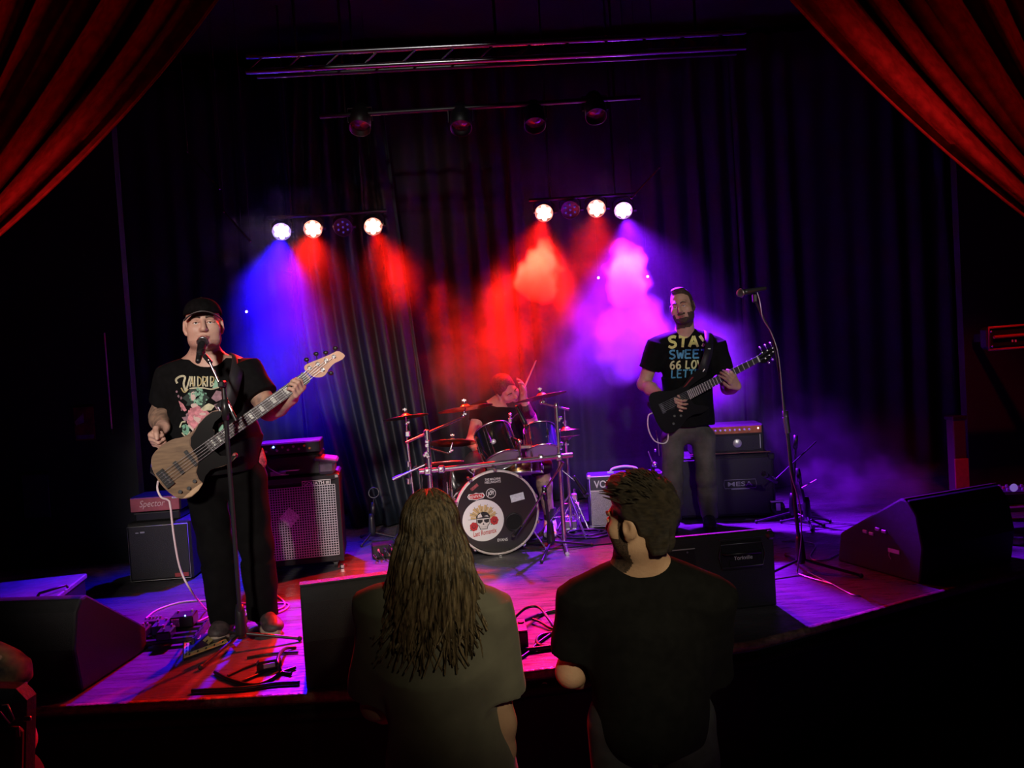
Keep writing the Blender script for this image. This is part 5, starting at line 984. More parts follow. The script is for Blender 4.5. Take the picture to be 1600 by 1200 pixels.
# print on the shirt: lettering, a figure with green curls and a pink dress, leaves
PAL = [mat('print_cream', (.50, .48, .33), .7, var=.2, scale=60), mat('print_gold', (.42, .34, .15), .7), mat('print_green', (.16, .36, .25), .7, var=.3, scale=50), mat('print_pink', (.58, .22, .26), .7, var=.3, scale=50), mat('print_skin', (.60, .46, .42), .7), mat('print_dark', (.02, .035, .03), .8), mat('print_mauve', (.28, .16, .20), .7, var=.4, scale=30), mat('print_mint', (.24, .48, .34), .7)]
b = MB()
def PP(px, py): return at(px, py, 3.75)
def pg(pts, mi): b.add([PP(*p) for p in pts], [list(range(len(pts)))], mi)
def stroke(pts, w0, mi, w1=None, bb=None):
    bb = bb or b; n = len(pts); w1 = w0 if w1 is None else w1; vs = []; P = [V(p[0], p[1], 0) for p in pts]; P = spline(P, 4) if n > 2 else P
    for i, p in enumerate(P):
        tg = (P[min(i + 1, len(P) - 1)] - P[max(i - 1, 0)]).normalized(); nn = V(-tg.y, tg.x, 0); w_ = (w0 + (w1 - w0) * i / (len(P) - 1)) / 2
        vs += [PP(p.x + nn.x * w_, p.y + nn.y * w_), PP(p.x - nn.x * w_, p.y - nn.y * w_)]
    bb.add(vs, [(2 * i, 2 * i + 1, 2 * i + 3, 2 * i + 2) for i in range(len(P) - 1)], mi)
def blob(cx, cy, rx, ry, mi, n=12, jit=.25):
    pg([(cx + rx * (1 + random.uniform(-jit, jit)) * math.cos(2 * math.pi * i / n), cy + ry * (1 + random.uniform(-jit, jit)) * math.sin(2 * math.pi * i / n)) for i in range(n)], mi)
# lettering with a tall swash V
stroke([(277, 599), (275, 593), (282, 588), (289, 589), (287, 600), (290, 611)], 3.2, 0); stroke([(290, 611), (294, 600), (297, 588)], 2.6, 0); stroke([(283, 606), (288, 613), (294, 608)], 2, 1)
for x, seg in ((298, 'A'), (304, 'I'), (309, 'D'), (317, 'R'), (324, 'I'), (329, 'B')):
    if seg == 'A': stroke([(x - 1, 604), (x + 2, 588)], 2.2, 0); stroke([(x + 2, 588), (x + 4, 604)], 2.2, 1); stroke([(x, 599), (x + 4, 599)], 1.4, 0)
    elif seg == 'I': stroke([(x, 588), (x, 604)], 2.2, 0)
    else: stroke([(x, 588), (x, 604)], 2.2, 0); stroke([(x, 588.5), (x + 5, 590), (x + 4, 596), (x, 597)] if seg != 'D' else [(x, 588.5), (x + 5, 592), (x + 5, 600), (x, 603.5)], 1.8, 1)
    if seg == 'R': stroke([(x + 1, 597), (x + 5, 604)], 2, 0)
    if seg == 'B': stroke([(x, 597), (x + 5, 600), (x, 604)], 2, 0)
stroke([(296, 607), (315, 606), (330, 608), (342, 605)], 2, 0)
pg([(332, 606), (338, 588), (341, 597), (344, 600), (341, 605), (335, 607)], 7)
blob(307, 622, 18, 16, 5, 18)
for k_ in range(46):
    a = random.uniform(0, 6.28); r_ = random.uniform(.2, 1); blob(309 + 16 * r_ * math.cos(a), 620 + 13 * r_ * math.sin(a), random.uniform(1.2, 2.6), random.uniform(1.2, 2.6), random.choice((2, 2, 7, 2)), 7)
blob(302, 619, 4.2, 7.5, 4, 12, .1); blob(304, 634, 6, 4, 4, 10, .1)
pg([(338, 610), (347, 612), (347, 624), (338, 628), (330, 622)], 6); pg([(334, 632), (347, 628), (347, 640), (338, 640)], 6)
pg([(311, 638), (326, 630), (336, 634), (330, 641), (318, 642)], 0); pg([(297, 638), (310, 634), (326, 644), (330, 648), (312, 664), (300, 672), (292, 660)], 3)
for q in ((299, 650, 4, 5), (308, 655, 5, 4), (301, 661, 4, 3), (317, 647, 5, 2.5), (296, 645, 3, 4)): blob(*q, random.choice((3, 4)), 9)
stroke([(305, 642), (303, 653), (312, 661)], 2.4, 4); stroke([(294, 664), (303, 674), (300, 680)], 3, 4)
pg([(279, 626), (286, 631), (292, 641), (288, 643), (282, 636)], 3); pg([(284, 652), (294, 650), (296, 658), (288, 658)], 6)
blob(290, 671, 6.5, 9, 2, 12); blob(288, 668, 3.4, 5, 5, 10); stroke([(281, 668), (284, 660), (290, 659)], 2, 0); stroke([(284, 676), (291, 682), (297, 674)], 1.8, 0)
for q in ((276, 612), (279, 619), (284, 640), (292, 648), (283, 622)): blob(q[0], q[1], 1.6, 2.2, 6, 8)
pg([(341, 662), (349, 659), (349, 674), (342, 674)], 7)
drape(b, T, None, .0035); bp = obj('shirt_print', b, PAL, shirt)
# trousers, red cloth, shoes
pants(t, J, mat('black_trousers', (.003, .003, .003), .95, spec=.1, var=.3, scale=12), (.104, .083, .080), (.2, .14, .13))
p = [at(407, 700, 4.06), at(409, 722, 4.05), at(406, 735, 4.05), at(411, 752, 4.05), at(410, 772, 4.05)]
obj('red_cloth', MB().tube(p, [.012, .028, .018, .026, .014], 8, sub=4), mat('red_bandana', (.35, .03, .06), .8, var=.7, scale=60), t)
SU = mat('shoe_dark', (.05, .035, .035), .6, var=.4, scale=30); SO = mat('sole_tan', (.45, .36, .28), .6); LC = mat('lace_pale', (.5, .42, .4), .7)
shoe(t, J['ankl'], at(334, 988, 3.86), SO, SU, 1.05, LC); shoe(t, J['ankr'], at(433, 976, 3.9), SO, SU, 1.05, LC)
# ------------------------------------------------------------------ bass guitar
def YB(px): return 3.705 + .10 * (px - 250) / 228
def B(px, py, dz=0.0): return at(px, py, YB(px) - dz)
def slab(pts, y0, y1, fn):
    n = len(pts); a = [fn(*p, y0) for p in pts]; c = [fn(*p, y1) for p in pts]; b = MB(); b.add(a + c, [list(range(n)), list(range(n, 2 * n))[::-1]]); b.add(a + c, [(i, (i + 1) % n, n + (i + 1) % n, n + i) for i in range(n)], 0, False); return b
def smooth2(pts, sub=4): return [(p.x, p.y) for p in spline([V(x, y, 0) for x, y in pts], sub, True)]
wood = mat('bass_wood', (.12, .066, .03), .4, col2=(.21, .125, .06), scale=5, stretch=(2, 2, 14), coat=.3)
g = thing('bass_guitar', 'five string bass guitar with natural wood body and black upper wing held by the singer', 'bass guitar', tuple(B(275, 735)))
OUT = [(369, 712), (356, 712.7), (343.7, 712), (335.7, 705), (333, 690), (335.7, 674.7), (331.7, 668), (335.7, 658.7), (345, 650.7), (348, 644), (343.7, 640.7), (331.7, 642.7), (321, 650.7), (310, 662.7), (299.7, 674.7), (286, 682.7), (269, 686.7), (251.7, 697.3), (239.7, 709.3), (236, 722.7), (239.7, 737.3), (249, 753.3), (262.3, 768), (275.7, 777.3), (287.7, 779.3), (299.7, 776), (310.3, 766.7), (317, 756), (321, 744), (329, 734.7), (341, 730.7), (353, 726.7), (363.7, 720)]
obj('body', slab(smooth2(OUT, 3), 0, -.042, B), mat('bass_back', (.20, .10, .06), .4, coat=.3), g)
BND = [(304, 672.7), (297.7, 684), (297, 696), (302.3, 705.3), (309, 716), (309.7, 726.7), (306.3, 738.7), (310.3, 749.3)]
bl = [(p.x, p.y) for p in spline([V(x, y, 0) for x, y in BND], 4)]
WOOD = [(p.x, p.y) for p in spline([V(x, y, 0) for x, y in [(316.5, 755.5)] + OUT[26:24:-1][::1] + OUT[24:14:-1] + [(299.9, 675.5), (304, 672.7)]], 3)]
obj('wood_top', slab(bl[::-1][:-1] * 0 + WOOD + bl[1:], .004, 0, lambda x, y, z: B(x + (278 - x) * .012, y + (730 - y) * .012, z)), wood, g)
BLK = OUT[:14] + [(304.5, 673)] + BND[1:] + OUT[27:]
obj('black_wing', slab([(x + (330 - x) * .015, y + (700 - y) * .015) for x, y in BLK], .004, 0, B), mat('bass_black', (.004, .0035, .0035), .3, spec=.2), g)
obj('arm_bevel', slab([(285, 779), (299, 775.5), (310, 766.5), (316.5, 756), (316, 754), (304, 762)], .006, .002, B), mat('bevel_wood', (.45, .30, .17), .45, var=.15), g)
FB = [(318, 692), (330, 707), (484, 597), (472, 583)]
obj('neck', slab([(327, 690), (334, 701), (486, 592), (478, 581)], -.002, -.022, B), mat('neck_wood', (.40, .22, .13), .45), g); obj('fretboard', slab(FB, .010, -.002, B), mat('fretboard', (.022, .016, .014), .45), g)
A0, A1 = V(253.7, 750, 0), V(477, 589.8, 0); ed = lambda s, w_: None
def fbpt(tn, v, dz):   # tn 0 at nut .. 1 at bridge, v -1 upper .. 1 lower edge
    c = A1.lerp(A0, tn); up = V(472, 583, 0).lerp(V(318, 692, 0), tn / .70); lo = V(484, 597, 0).lerp(V(330, 707, 0), tn / .70); p = up.lerp(lo, (v + 1) / 2); return B(p.x, p.y, dz)
for n in range(1, 21): q = 1 - 2 ** (-n / 12); obj('fret', MB().cyl(fbpt(q, -1, .0105), fbpt(q, 1, .0105), .0013, n=5), m_steel, g)
for n in (3, 5, 7, 9, 12, 15, 17, 19):
    q0, q1 = 1 - 2 ** (-(n - .75) / 12), 1 - 2 ** (-(n - .25) / 12); b = MB(); b.add([fbpt(q0, -.6, .0108), fbpt(q0, .5, .0108), fbpt(q1, .5, .0108), fbpt(q1, -.6, .0108)], [(0, 1, 2, 3)]); obj('inlay', b, mat('pearl', (.55, .58, .52), .3, var=.3, scale=90), g)
HS = [(476.4, 571.3), (475.8, 577), (480.5, 581.8), (489.8, 588.8), (501.5, 589.4), (508.5, 585.3), (514.4, 576), (522.5, 567.8), (534, 562), (538.9, 556), (534, 551), (527, 548.6), (516.7, 553.3), (499, 560.8), (484, 566.7)]
obj('headstock', slab(smooth2(HS, 3), .004, -.014, B), mat('head_wood', (.55, .28, .16), .4, var=.12, scale=8), g); obj('nut', slab([(470, 583), (473, 581.5), (485, 595.5), (482, 597.5)], .012, 0, B), mat('nut_black', (.02, .02, .02), .4), g)
TP = [(483.4, 574.8), (496.3, 568.8), (509.1, 563.2), (521.4, 557.3), (503.9, 578)]; TK = [(479, 562), (494, 553), (509, 551), (524, 544), (517, 583)]
for (x, y), (kx, ky) in zip(TP, TK):
    tn = obj('tuner', MB().cyl(B(x, y, .003), B(x, y, .02), .008, .006, 12).torus(B(x, y, .006), (0, -1, 0), .010, .002, 14, 5), m_chrome, g); obj('tuner_key', MB().cyl(B(x, y, -.010), B(kx, ky, -.008), .003, n=6).ball(B(kx, ky, -.008), (.014, .008, .011), 10), m_blackpl, tn)
BR = [(243, 740), (253.7, 732), (273, 755), (261.7, 764)]
obj('bridge', slab(BR, .018, .003, B), mat('bridge_black', (.012, .012, .012), .35), g)
SP = []
for i in range(5):
    v = i / 4; s0 = (247.7 + 12 * v, 742.7 + 15.3 * v); n0 = (472.5 + 9 * v, 585.5 + 9.5 * v); tt = [TP[0], TP[1], TP[2], TP[3], TP[4]][i]
    obj('string', MB().tube([B(*s0, .020), B(*n0, .014), B(*tt, .012)], [.0016 - .0001 * i] * 3, 5), m_steel, g)
    obj('saddle', MB().box(B(s0[0] + 6, s0[1] - 4.4, .02), (.014, .006, .010), bev=.002), m_steel, g)
for (cx, cy, L) in ((279, 731, .085), (298, 716, .105)):
    dv = V(12, 15, 0).normalized(); pk = [(cx + dv.x * a * 1 + dv.y * w_, cy + dv.y * a - dv.x * w_) for a, w_ in ((-14 * L / .1, -3), (14 * L / .1, -3), (14 * L / .1, 3), (-14 * L / .1, 3))]
    pu = obj('pickup', slab(pk, .012, .003, B), m_blackpl, g)
    for i in range(5): a = -11 + 5.5 * i; obj('pole_piece', MB().cyl(B(cx + dv.x * a * L / .1, cy + dv.y * a * L / .1, .011), B(cx + dv.x * a * L / .1, cy + dv.y * a * L / .1, .0135), .005, n=8), m_rubber, pu)
for x, y in ((281.5, 768.5), (295, 763), (304, 752)): obj('control_knob', MB().cyl(B(x, y, .003), B(x, y, .018), .010, .0085, 14), m_blackpl, g)
obj('strap_button', MB().cyl(B(344, 642, 0), B(341, 636, 0), .006, n=8), m_steel, g); obj('horn_tip', MB().ball(B(367.5, 711.5, -.015), (.014, .016, .014), 10), mat('horn_red', (.32, .09, .09), .4), g)
# strap over the shoulder
st = [B(344, 641, -.01), at(358, 625, 3.80), at(368, 590, 3.85), at(372, 566, 3.96), at(368, 555, 4.08), at(350, 580, 4.17), at(300, 660, 4.22), at(250, 715, 4.1), B(243, 745, -.03)]
sp = spline([Vector(p) for p in st], 6); vs = []
for i, p in enumerate(sp):
    tg = (sp[min(i + 1, len(sp) - 1)] - sp[max(i - 1, 0)]).normalized(); out = (p - at(330, 640, 4.02)); w_ = tg.cross(out).normalized() * .032; vs += [p + w_, p - w_]
b = MB(); b.add(vs, [(2 * i, 2 * i + 1, 2 * i + 3, 2 * i + 2) for i in range(len(sp) - 1)], 0, True); so = obj('strap', b, mat('strap_black', (.02, .018, .022), .6), g); md = so.modifiers.new('s', 'SOLIDIFY'); md.thickness = .004
# ---- guitarist
root = gp(1082, 828)
t = thing('person', 'bearded guitarist in grey jeans and a black T-shirt with yellow and blue lettering', 'person', tuple(root)); t['_z'] = ZS
J = dict(pel=at(1074, 672, 5.72), hipl=at(1051, 684, 5.72), hipr=at(1099, 684, 5.73), knel=at(1051, 748, 5.69), kner=at(1103, 746, 5.73), ankl=at(1052, 815, 5.72), ankr=at(1108, 812, 5.78),
         shl=at(1027, 540, 5.73), shr=at(1119, 540, 5.73), ell=at(1006, 600, 5.77), elr=at(1137, 606, 5.74), wrl=at(1037, 622, 5.52), wrr=at(1152, 604, 5.54), neck=at(1070, 521, 5.74), chest=at(1072, 565, 5.75))
for q in 'lr': J['ank' + q].z = ZS + .10
H = Head(at(1066, 480, 5.68), (-.42, -.90, -.06), (-.16, 0, 1), 1.04)
d = Sdf(.0055); H.skin(d, .004, J['neck'], .060)
d.ell(J['chest'], (.18, .11, .17), None, .05); d.ell(at(1074, 630, 5.74), (.16, .11, .16), None, .06); d.ell(J['pel'], (.12, .09, .08), None, .05)
d.cone(J['neck'] + V(0, 0, -.02), J['shl'], .04, .055, .04).cone(J['neck'] + V(0, 0, -.02), J['shr'], .04, .055, .04)
for q in 'lr': d.cone(J['sh' + q], J['el' + q], .062, .048, .03).cone(J['el' + q], lerp(J['el' + q], J['wr' + q], .35), .048, .050, .03).cone(lerp(J['el' + q], J['wr' + q], .35), J['wr' + q], .050, .030, .02)
legs(d, J, (.085, .058, .04))
hand(d, J['wrl'], at(1062, 634, 5.44) - J['wrl'], V(.1, .9, .35), 1, ((.25, .7, .5), (.3, .6, .4), (.15, .35, .3), (.1, .3, .2)), .06, 1.08, .6)
hand(d, J['wrr'], at(1139, 586, 5.46) - J['wrr'], V(-.45, .8, .1), 1, (.25, .45, .4), .03, 1.10, .9)
body = body_obj('body', d, [SK2, BEARD], t)
def pf(c):
    h = H.local(c); X, F, U = h[:, 0], h[:, 1], h[:, 2]
    yield (U < -.045) & (U > -.15) & (F > -.025) & (F > -.9 * (U + .12) - .02) & ~((np.abs(X) < .045) & (U > -.075) & (F > .05)) & (np.abs(X) < .085), 1
    yield (np.abs(X) < .028) & (U < -.042) & (U > -.056) & (F > .07), 1
    yield (np.abs(X) < .05) & (U < -.076) & (U > -.14) & (F > .02), 1
    yield (np.abs(X) > .055) & (U > -.05) & (U < .03) & (F > -.005) & (F < .025), 1
paint(body.data, d.verts, d.quads, pf); H.features(t, body)
HAIRB = mat('hair_short_brown', (.05, .028, .02), .6, var=.5, scale=90, bump=.6, bscale=300)
hd_ = Sdf(.006); hd_.ell(H(0, -.020, .042), (.0815, .103, .102), H.rot, .02); hd_.ell(H(0, .035, .128), (.048, .045, .018), H.rot, .03); hd_.cut(H(0, .072, .098), tuple(H.f * .85 - H.u * .5)); hd_.cut(H(0, 0, -.02), tuple(-H.u - H.f * -.4))
body_obj('hair', hd_, HAIRB, t, wrinkle(.0012, 60, 2))
# T-shirt with four lines of brush lettering
d2 = Sdf(.007); d2.ell(J['chest'], (.205, .135, .185), None, .06); d2.cap(at(1073, 590, 5.75), at(1076, 672, 5.75), .185, .195, .06)
d2.cone(J['neck'] + V(-.03, .0, -.015), J['shl'], .058, .072, .06).cone(J['neck'] + V(.03, .0, -.015), J['shr'], .058, .072, .06)
d2.cap(lerp(J['shl'], J['ell'], -.05), lerp(J['shl'], J['ell'], .62), .076, .080, .04).cap(lerp(J['shr'], J['elr'], -.05), lerp(J['shr'], J['elr'], .62), .076, .082, .04)
d2.cut(at(1076, 664, 5.75), (0, 0, -1)); d2.ell(J['neck'] + V(0, -.055, .045), (.072, .075, .042), None, .012, -1, True)
shirt = body_obj('t_shirt', d2, TEE, t, wrinkle(.004, 16, 2.2)); T = bvh(d2)
YEL = mat('print_yellow', (.70, .68, .22), .7, var=.12, scale=60); BLU = mat('print_blue', (.07, .30, .52), .7, var=.15, scale=60); PAL2 = [YEL, BLU, mat('print_lemon', (.62, .62, .32), .7)]
G = {'S': [[(.9, .95), (.55, 1.0), (.15, .85), (.3, .58), (.75, .45), (.85, .18), (.45, 0), (.05, .12)]], 'T': [[(0, .95), (1, 1.0)], [(.55, .98), (.45, 0)]], 'A': [[(0, 0), (.5, 1)], [(.5, 1), (1, 0)], [(.15, .36), (.9, .32)]], 'Y': [[(0, 1), (.45, .5)], [(1, 1), (.3, 0)]],
     'W': [[(0, 1), (.22, 0)], [(.22, 0), (.5, .7)], [(.5, .7), (.75, 0)], [(.75, 0), (1, 1)]], 'E': [[(.1, 1), (.05, 0)], [(.05, .98), (.95, 1)], [(.05, .52), (.8, .55)], [(.05, .02), (.95, .04)]], '6': [[(.85, .95), (.35, .8), (.08, .35), (.35, 0), (.8, .12), (.8, .42), (.45, .52), (.1, .3)]],
     'L': [[(.2, 1), (.1, 0)], [(.1, .02), (.9, .06)]], 'O': [[(.5, 1), (.1, .65), (.15, .15), (.55, 0), (.92, .35), (.85, .85), (.5, 1)]], 'V': [[(0, 1), (.42, 0)], [(.42, 0), (1, 1)]], 'R': [[(.12, 1), (.05, 0)], [(.1, .97), (.85, .85), (.75, .55), (.1, .48)], [(.35, .48), (.95, 0)]], ' ': []}
def PP(px, py): return at(px, py, 5.5)
b = MB()
for txt, x0, y1, hgt, adv, sw, mi in (('STAY', 1044, 543, 17, 16.5, 4.6, 0), ('SWEET', 1045.5, 560.5, 13, 12.4, 2.9, 1), ('66 LOVE', 1047, 576.5, 12.5, 9.4, 2.5, 2), ('LETTE', 1048.5, 590.5, 12, 9.4, 2.3, 1)):
    x = x0; wf = adv * .82
    for ch in txt:
        for st_ in G[ch]: stroke([(x + p[0] * wf, y1 - p[1] * hgt - (x - x0) * .03) for p in st_], sw * 1.05, mi, sw * .85, b)
        x += adv * (.55 if ch == ' ' else 1)
b.v = b.v; drape(b, T, None, .0035); obj('shirt_print', b, PAL2, shirt)
JEAN = mat('grey_jeans', (.075, .070, .062), .85, var=.3, scale=10, bump=.2, bscale=300)
pants(t, J, JEAN, (.092, .072, .064), (.165, .115, .115), .0065, .005)
BOOT = mat('boot_black', (.014, .013, .013), .45)
shoe(t, J['ankl'], at(1046, 828, 5.52), m_rubber, BOOT); shoe(t, J['ankr'], at(1110, 828, 5.56), m_rubber, BOOT)
w_ = lerp(J['wrl'], J['ell'], .10); obj('wristband', MB().torus(w_, tuple(J['ell'] - J['wrl']), .033, .010, 20, 8), mat('wristband', (.05, .04, .12), .7, var=.4), t)
obj('pocket_wallet_chain', MB().tube([at(1025, 672, 5.66), at(1028, 690, 5.62), at(1030, 712, 5.62)], .004, 6, sub=3), m_steel, t)
# ------------------------------------------------------------------ electric guitar
def YG(px): return 5.44 + .10 * (px - 1035) / 150
def B(px, py, dz=0.0): return at(px, py, YG(px) - dz)
g = thing('electric_guitar', 'black electric guitar with pointed horns held by the guitarist', 'guitar', tuple(B(1045, 645)))
OUT = [(1016.5, 615.5), (1014, 627.5), (1019.5, 644), (1027, 662), (1037.5, 675.5), (1049.5, 676.5), (1063, 668), (1072, 656), (1084, 648), (1097, 645.5), (1108, 637.5), (1101, 634), (1086, 632), (1080, 625), (1074, 612), (1080, 602), (1093, 592), (1104, 585), (1098, 578.5), (1090, 578.5), (1078, 587), (1066, 603), (1049.5, 610.5), (1030, 611)]
BG = mat('guitar_black', (.006, .0055, .0065), .28, spec=.4)
obj('body', slab(smooth2(OUT, 3), 0, -.04, B), BG, g); obj('top_bevel', slab([(x + (1048 - x) * .06, y + (640 - y) * .06) for x, y in OUT], .004, 0, B), BG, g)
obj('horn_flash', slab([(1067, 606), (1072, 603), (1084, 589), (1081, 589)], .0055, .003, B), mat('guitar_red', (.16, .02, .025), .3), g)
FB = [(1073, 611), (1078.5, 624), (1187, 565.5), (1182.5, 556)]
obj('neck', slab([(1076, 612), (1080, 621), (1187, 564), (1183, 557)], -.001, -.02, B), mat('guitar_neck', (.05, .03, .02), .5), g); obj('fretboard', slab(FB, .009, -.002, B), mat('fretboard', (.02, .016, .014)), g)
def fp(tn, v, dz): q = tn / .74; p = V(1182.5, 556, 0).lerp(V(1073, 611, 0), q).lerp(V(1187, 565.5, 0).lerp(V(1078.5, 624, 0), q), (v + 1) / 2); return B(p.x, p.y, dz)
for n in range(1, 24): q = 1 - 2 ** (-n / 12); obj('fret', MB().cyl(fp(q, -1, .0095), fp(q, 1, .0095), .0026, n=5), mat('fret_bright', (.85, .83, .8), .45, metal=.3), g)
HS = [(1183, 555), (1186, 551.5), (1198, 545), (1211, 540), (1217, 543), (1214, 549), (1206, 557), (1198, 566), (1188, 566.5)]
obj('headstock', slab(smooth2(HS, 2), .003, -.013, B), BG, g); obj('nut', slab([(1181.5, 556.5), (1183.5, 555.5), (1188.5, 565), (1186.5, 566)], .011, 0, B), m_white, g)
for i in range(6):
    q = i % 3; up = i < 3; x, y = (1191 + 8 * q, 551 - 3.6 * q) if up else (1196 + 6 * q, 560 - 5.2 * q); kx, ky = (x - 3, y - 8) if up else (x + 6, y + 7)
    tn = obj('tuner', MB().cyl(B(x, y, .003), B(x, y, .016), .0055, n=8), m_chrome, g); obj('tuner_key', MB().cyl(B(x, y, -.008), B(kx, ky, -.006), .0028, n=5).ball(B(kx, ky, -.006), (.012, .007, .010), 8), m_chrome, tn)
    v = -.8 + 1.6 * i / 5; s0 = (1031 + 5 * i / 5 * 1.0, 632 + 12 * i / 5); obj('string', MB().tube([B(*s0, .013), fp(0, v, .012), B(x, y, .01)], .0009, 4), m_steel, g)
for cx, cy in ((1066, 624), (1047, 634)): obj('pickup', slab([(cx - 4, cy - 6), (cx + 3, cy - 9), (cx + 8, cy + 4), (cx + 1, cy + 7)], .009, .002, B), m_blackpl, g)
obj('bridge', slab([(1029, 632), (1034, 629.5), (1041, 644), (1036, 647)], .012, .002, B), mat('dark_steel', (.12, .12, .13)), g)
for x, y in ((1054, 650), (1064, 649.5), (1052.5, 662)): obj('control_knob', MB().cyl(B(x, y, .003), B(x, y, .018), .010, .0085, 12), m_blackpl, g)
obj('strap_button', MB().cyl(B(1098, 581, 0), B(1101, 577, 0), .005, n=8), m_steel, g)
st = [B(1097, 581, -.005), at(1101, 570, 5.54), at(1107, 550, 5.56), at(1108, 528, 5.64), at(1104, 520, 5.76), at(1090, 560, 5.90), at(1040, 620, 5.88), at(1018, 640, 5.70), B(1017, 632, -.02)]
sp = spline([Vector(p) for p in st], 6); vs = []
for i, p in enumerate(sp):
    tg = (sp[min(i + 1, len(sp) - 1)] - sp[max(i - 1, 0)]).normalized(); out = (p - at(1075, 590, 5.74)); w_ = tg.cross(out).normalized() * .034; vs += [p + w_, p - w_]
b = MB(); b.add(vs, [(2 * i, 2 * i + 1, 2 * i + 3, 2 * i + 2) for i in range(len(sp) - 1)], 0, True); so = obj('strap', b, mat('strap_black', (.02, .018, .022)), g); md = so.modifiers.new('s', 'SOLIDIFY'); md.thickness = .004
obj('strap_fittings', MB().box(at(1108, 545, 5.545), (.02, .005, .008)), m_steel, g)
single('guitar_lead', MB().tube([B(1020, 645, -.02), at(1013, 650, 5.42), at(1013, 670, 5.42), at(1022, 688, 5.44), at(1036, 693, 5.46), at(1043, 688, 5.48), at(1044, 676, 5.5), at(1045, 672, 5.52)], .005, 8, sub=6), mat('lead_white', (.7, .66, .66), .5), 'white guitar lead looping from the black guitar at the hip of the guitarist', 'cable')
# ---- drummer, seated behind the kit
root = V(-.05, 6.2, ZS)
t = thing('person', 'drummer in a black T-shirt raising a drumstick behind the drum kit', 'person', tuple(root)); t['_z'] = ZS
J = dict(pel=V(-.05, 6.2, ZS + .58), hipl=V(-.15, 6.16, ZS + .57), hipr=V(.06, 6.16, ZS + .57), knel=at(742, 722, 5.80), kner=at(846, 728, 5.80), ankl=at(760, 812, 5.95), ankr=at(858, 790, 5.82),
         shl=at(751, 640, 6.14), shr=at(820, 641, 6.1), ell=at(738, 690, 6.05), elr=at(833, 668, 5.98), wrl=at(762, 712, 5.80), wrr=at(818, 622, 5.96), neck=at(781, 631, 6.13), chest=at(786, 665, 6.15))
for q in 'lr': J['ank' + q].z = ZS + .11
H = Head(at(791, 610, 6.05), (.62, -.70, -.36), (-.62, 0, .9), 1.0)
d = Sdf(.006); H.skin(d, .004, J['neck'], .06)
d.ell(J['chest'], (.18, .12, .17), None, .05); d.cone(J['chest'], J['pel'], .15, .15, .06)
d.cone(J['neck'], J['shl'], .05, .06, .05).cone(J['neck'], J['shr'], .05, .06, .05)
for q in 'lr':
    d.cone(J['sh' + q], J['el' + q], .062, .048, .03).cone(J['el' + q], lerp(J['el' + q], J['wr' + q], .35), .048, .050, .03).cone(lerp(J['el' + q], J['wr' + q], .35), J['wr' + q], .050, .030, .02)
    d.cone(J['hip' + q], J['kne' + q], .085, .06, .03).cone(J['kne' + q], lerp(J['kne' + q], J['ank' + q], .35), .056, .058, .03).cone(lerp(J['kne' + q], J['ank' + q], .35), J['ank' + q], .058, .036, .03)
hand(d, J['wrr'], at(817, 602, 5.95) - J['wrr'], V(-.75, -.45, .2), 1, ((.5, .6, .5), (.35, .5, .4), (.25, .4, .3), (.2, .3, .3)), .10, 1.0, .7)
hand(d, J['wrl'], at(775, 716, 5.72) - J['wrl'], V(0, -.3, -1), 1, (.9, 1.0, .6), .02, 1.0, .6)
body = body_obj('body', d, [SK2, BEARD, TAT], t)
kr, ar = np.array(J['kner']), np.array(J['ankr'])
def pf(c):
    h = H.local(c); yield (h[:, 2] < -.06) & (h[:, 2] > -.14) & (h[:, 1] > .0) & (np.abs(h[:, 0]) < .07), 1
    yield (c[:, 2] < ZS + .42) & (c[:, 2] > ZS + .15), 2
paint(body.data, d.verts, d.quads, pf); H.features(t, body)
hd_ = Sdf(.006); hd_.ell(H(0, -.022, .044), (.085, .105, .105), H.rot, .02); hd_.ell(H(0, -.07, -.03), (.06, .05, .07), H.rot, .03); hd_.cut(H(0, .07, .06), tuple(H.f * .95 - H.u * .3))
body_obj('hair', hd_, mat('drummer_hair', (.09, .035, .03), .6, var=.4, scale=80), t, wrinkle(.004, 50, 1))
obj('ear_plug', MB().ball(H(-.088, -.005, 0), .009, 8), m_white, t)
d2 = Sdf(.0075); d2.ell(J['chest'], (.20, .145, .185), None, .06); d2.cone(J['chest'], J['pel'], .17, .175, .06); d2.cone(J['neck'] + V(0, .02, -.03), J['shl'], .055, .075, .06).cone(J['neck'] + V(0, .02, -.03), J['shr'], .055, .075, .06)
d2.cap(lerp(J['shl'], J['ell'], -.05), lerp(J['shl'], J['ell'], .38), .078, .078, .04).cap(lerp(J['shr'], J['elr'], -.05), lerp(J['shr'], J['elr'], .35), .078, .08, .04)
body_obj('t_shirt', d2, TEE, t, wrinkle(.004, 16, 1.1))
d3 = Sdf(.0075); d3.ell(J['pel'], (.19, .17, .12), None, .04)
for q in 'lr': d3.cone(J['hip' + q], J['kne' + q], .105, .085, .04); d3.cap(lerp(J['kne' + q], J['hip' + q], .1), lerp(J['kne' + q], J['ank' + q], .13), .086, .080, .03)
body_obj('shorts', d3, mat('dark_shorts', (.03, .010, .014), .85, var=.3), t, wrinkle(.003, 20, 3))
SW = mat('shoe_white', (.72, .70, .68), .5, var=.4, scale=18)
for q, tp in (('l', at(752, 822, 5.72)), ('r', at(858, 814, 5.60))):
    shoe(t, J['ank' + q], tp, m_rubber, SW, 1.0, m_rubber); a = Vector(J['ank' + q]); obj('sock', MB().cyl(a + V(0, 0, -.04), a + V(.0, .0, .09), .044, .046, 14), mat('sock_black', (.012, .012, .012), .8), t)
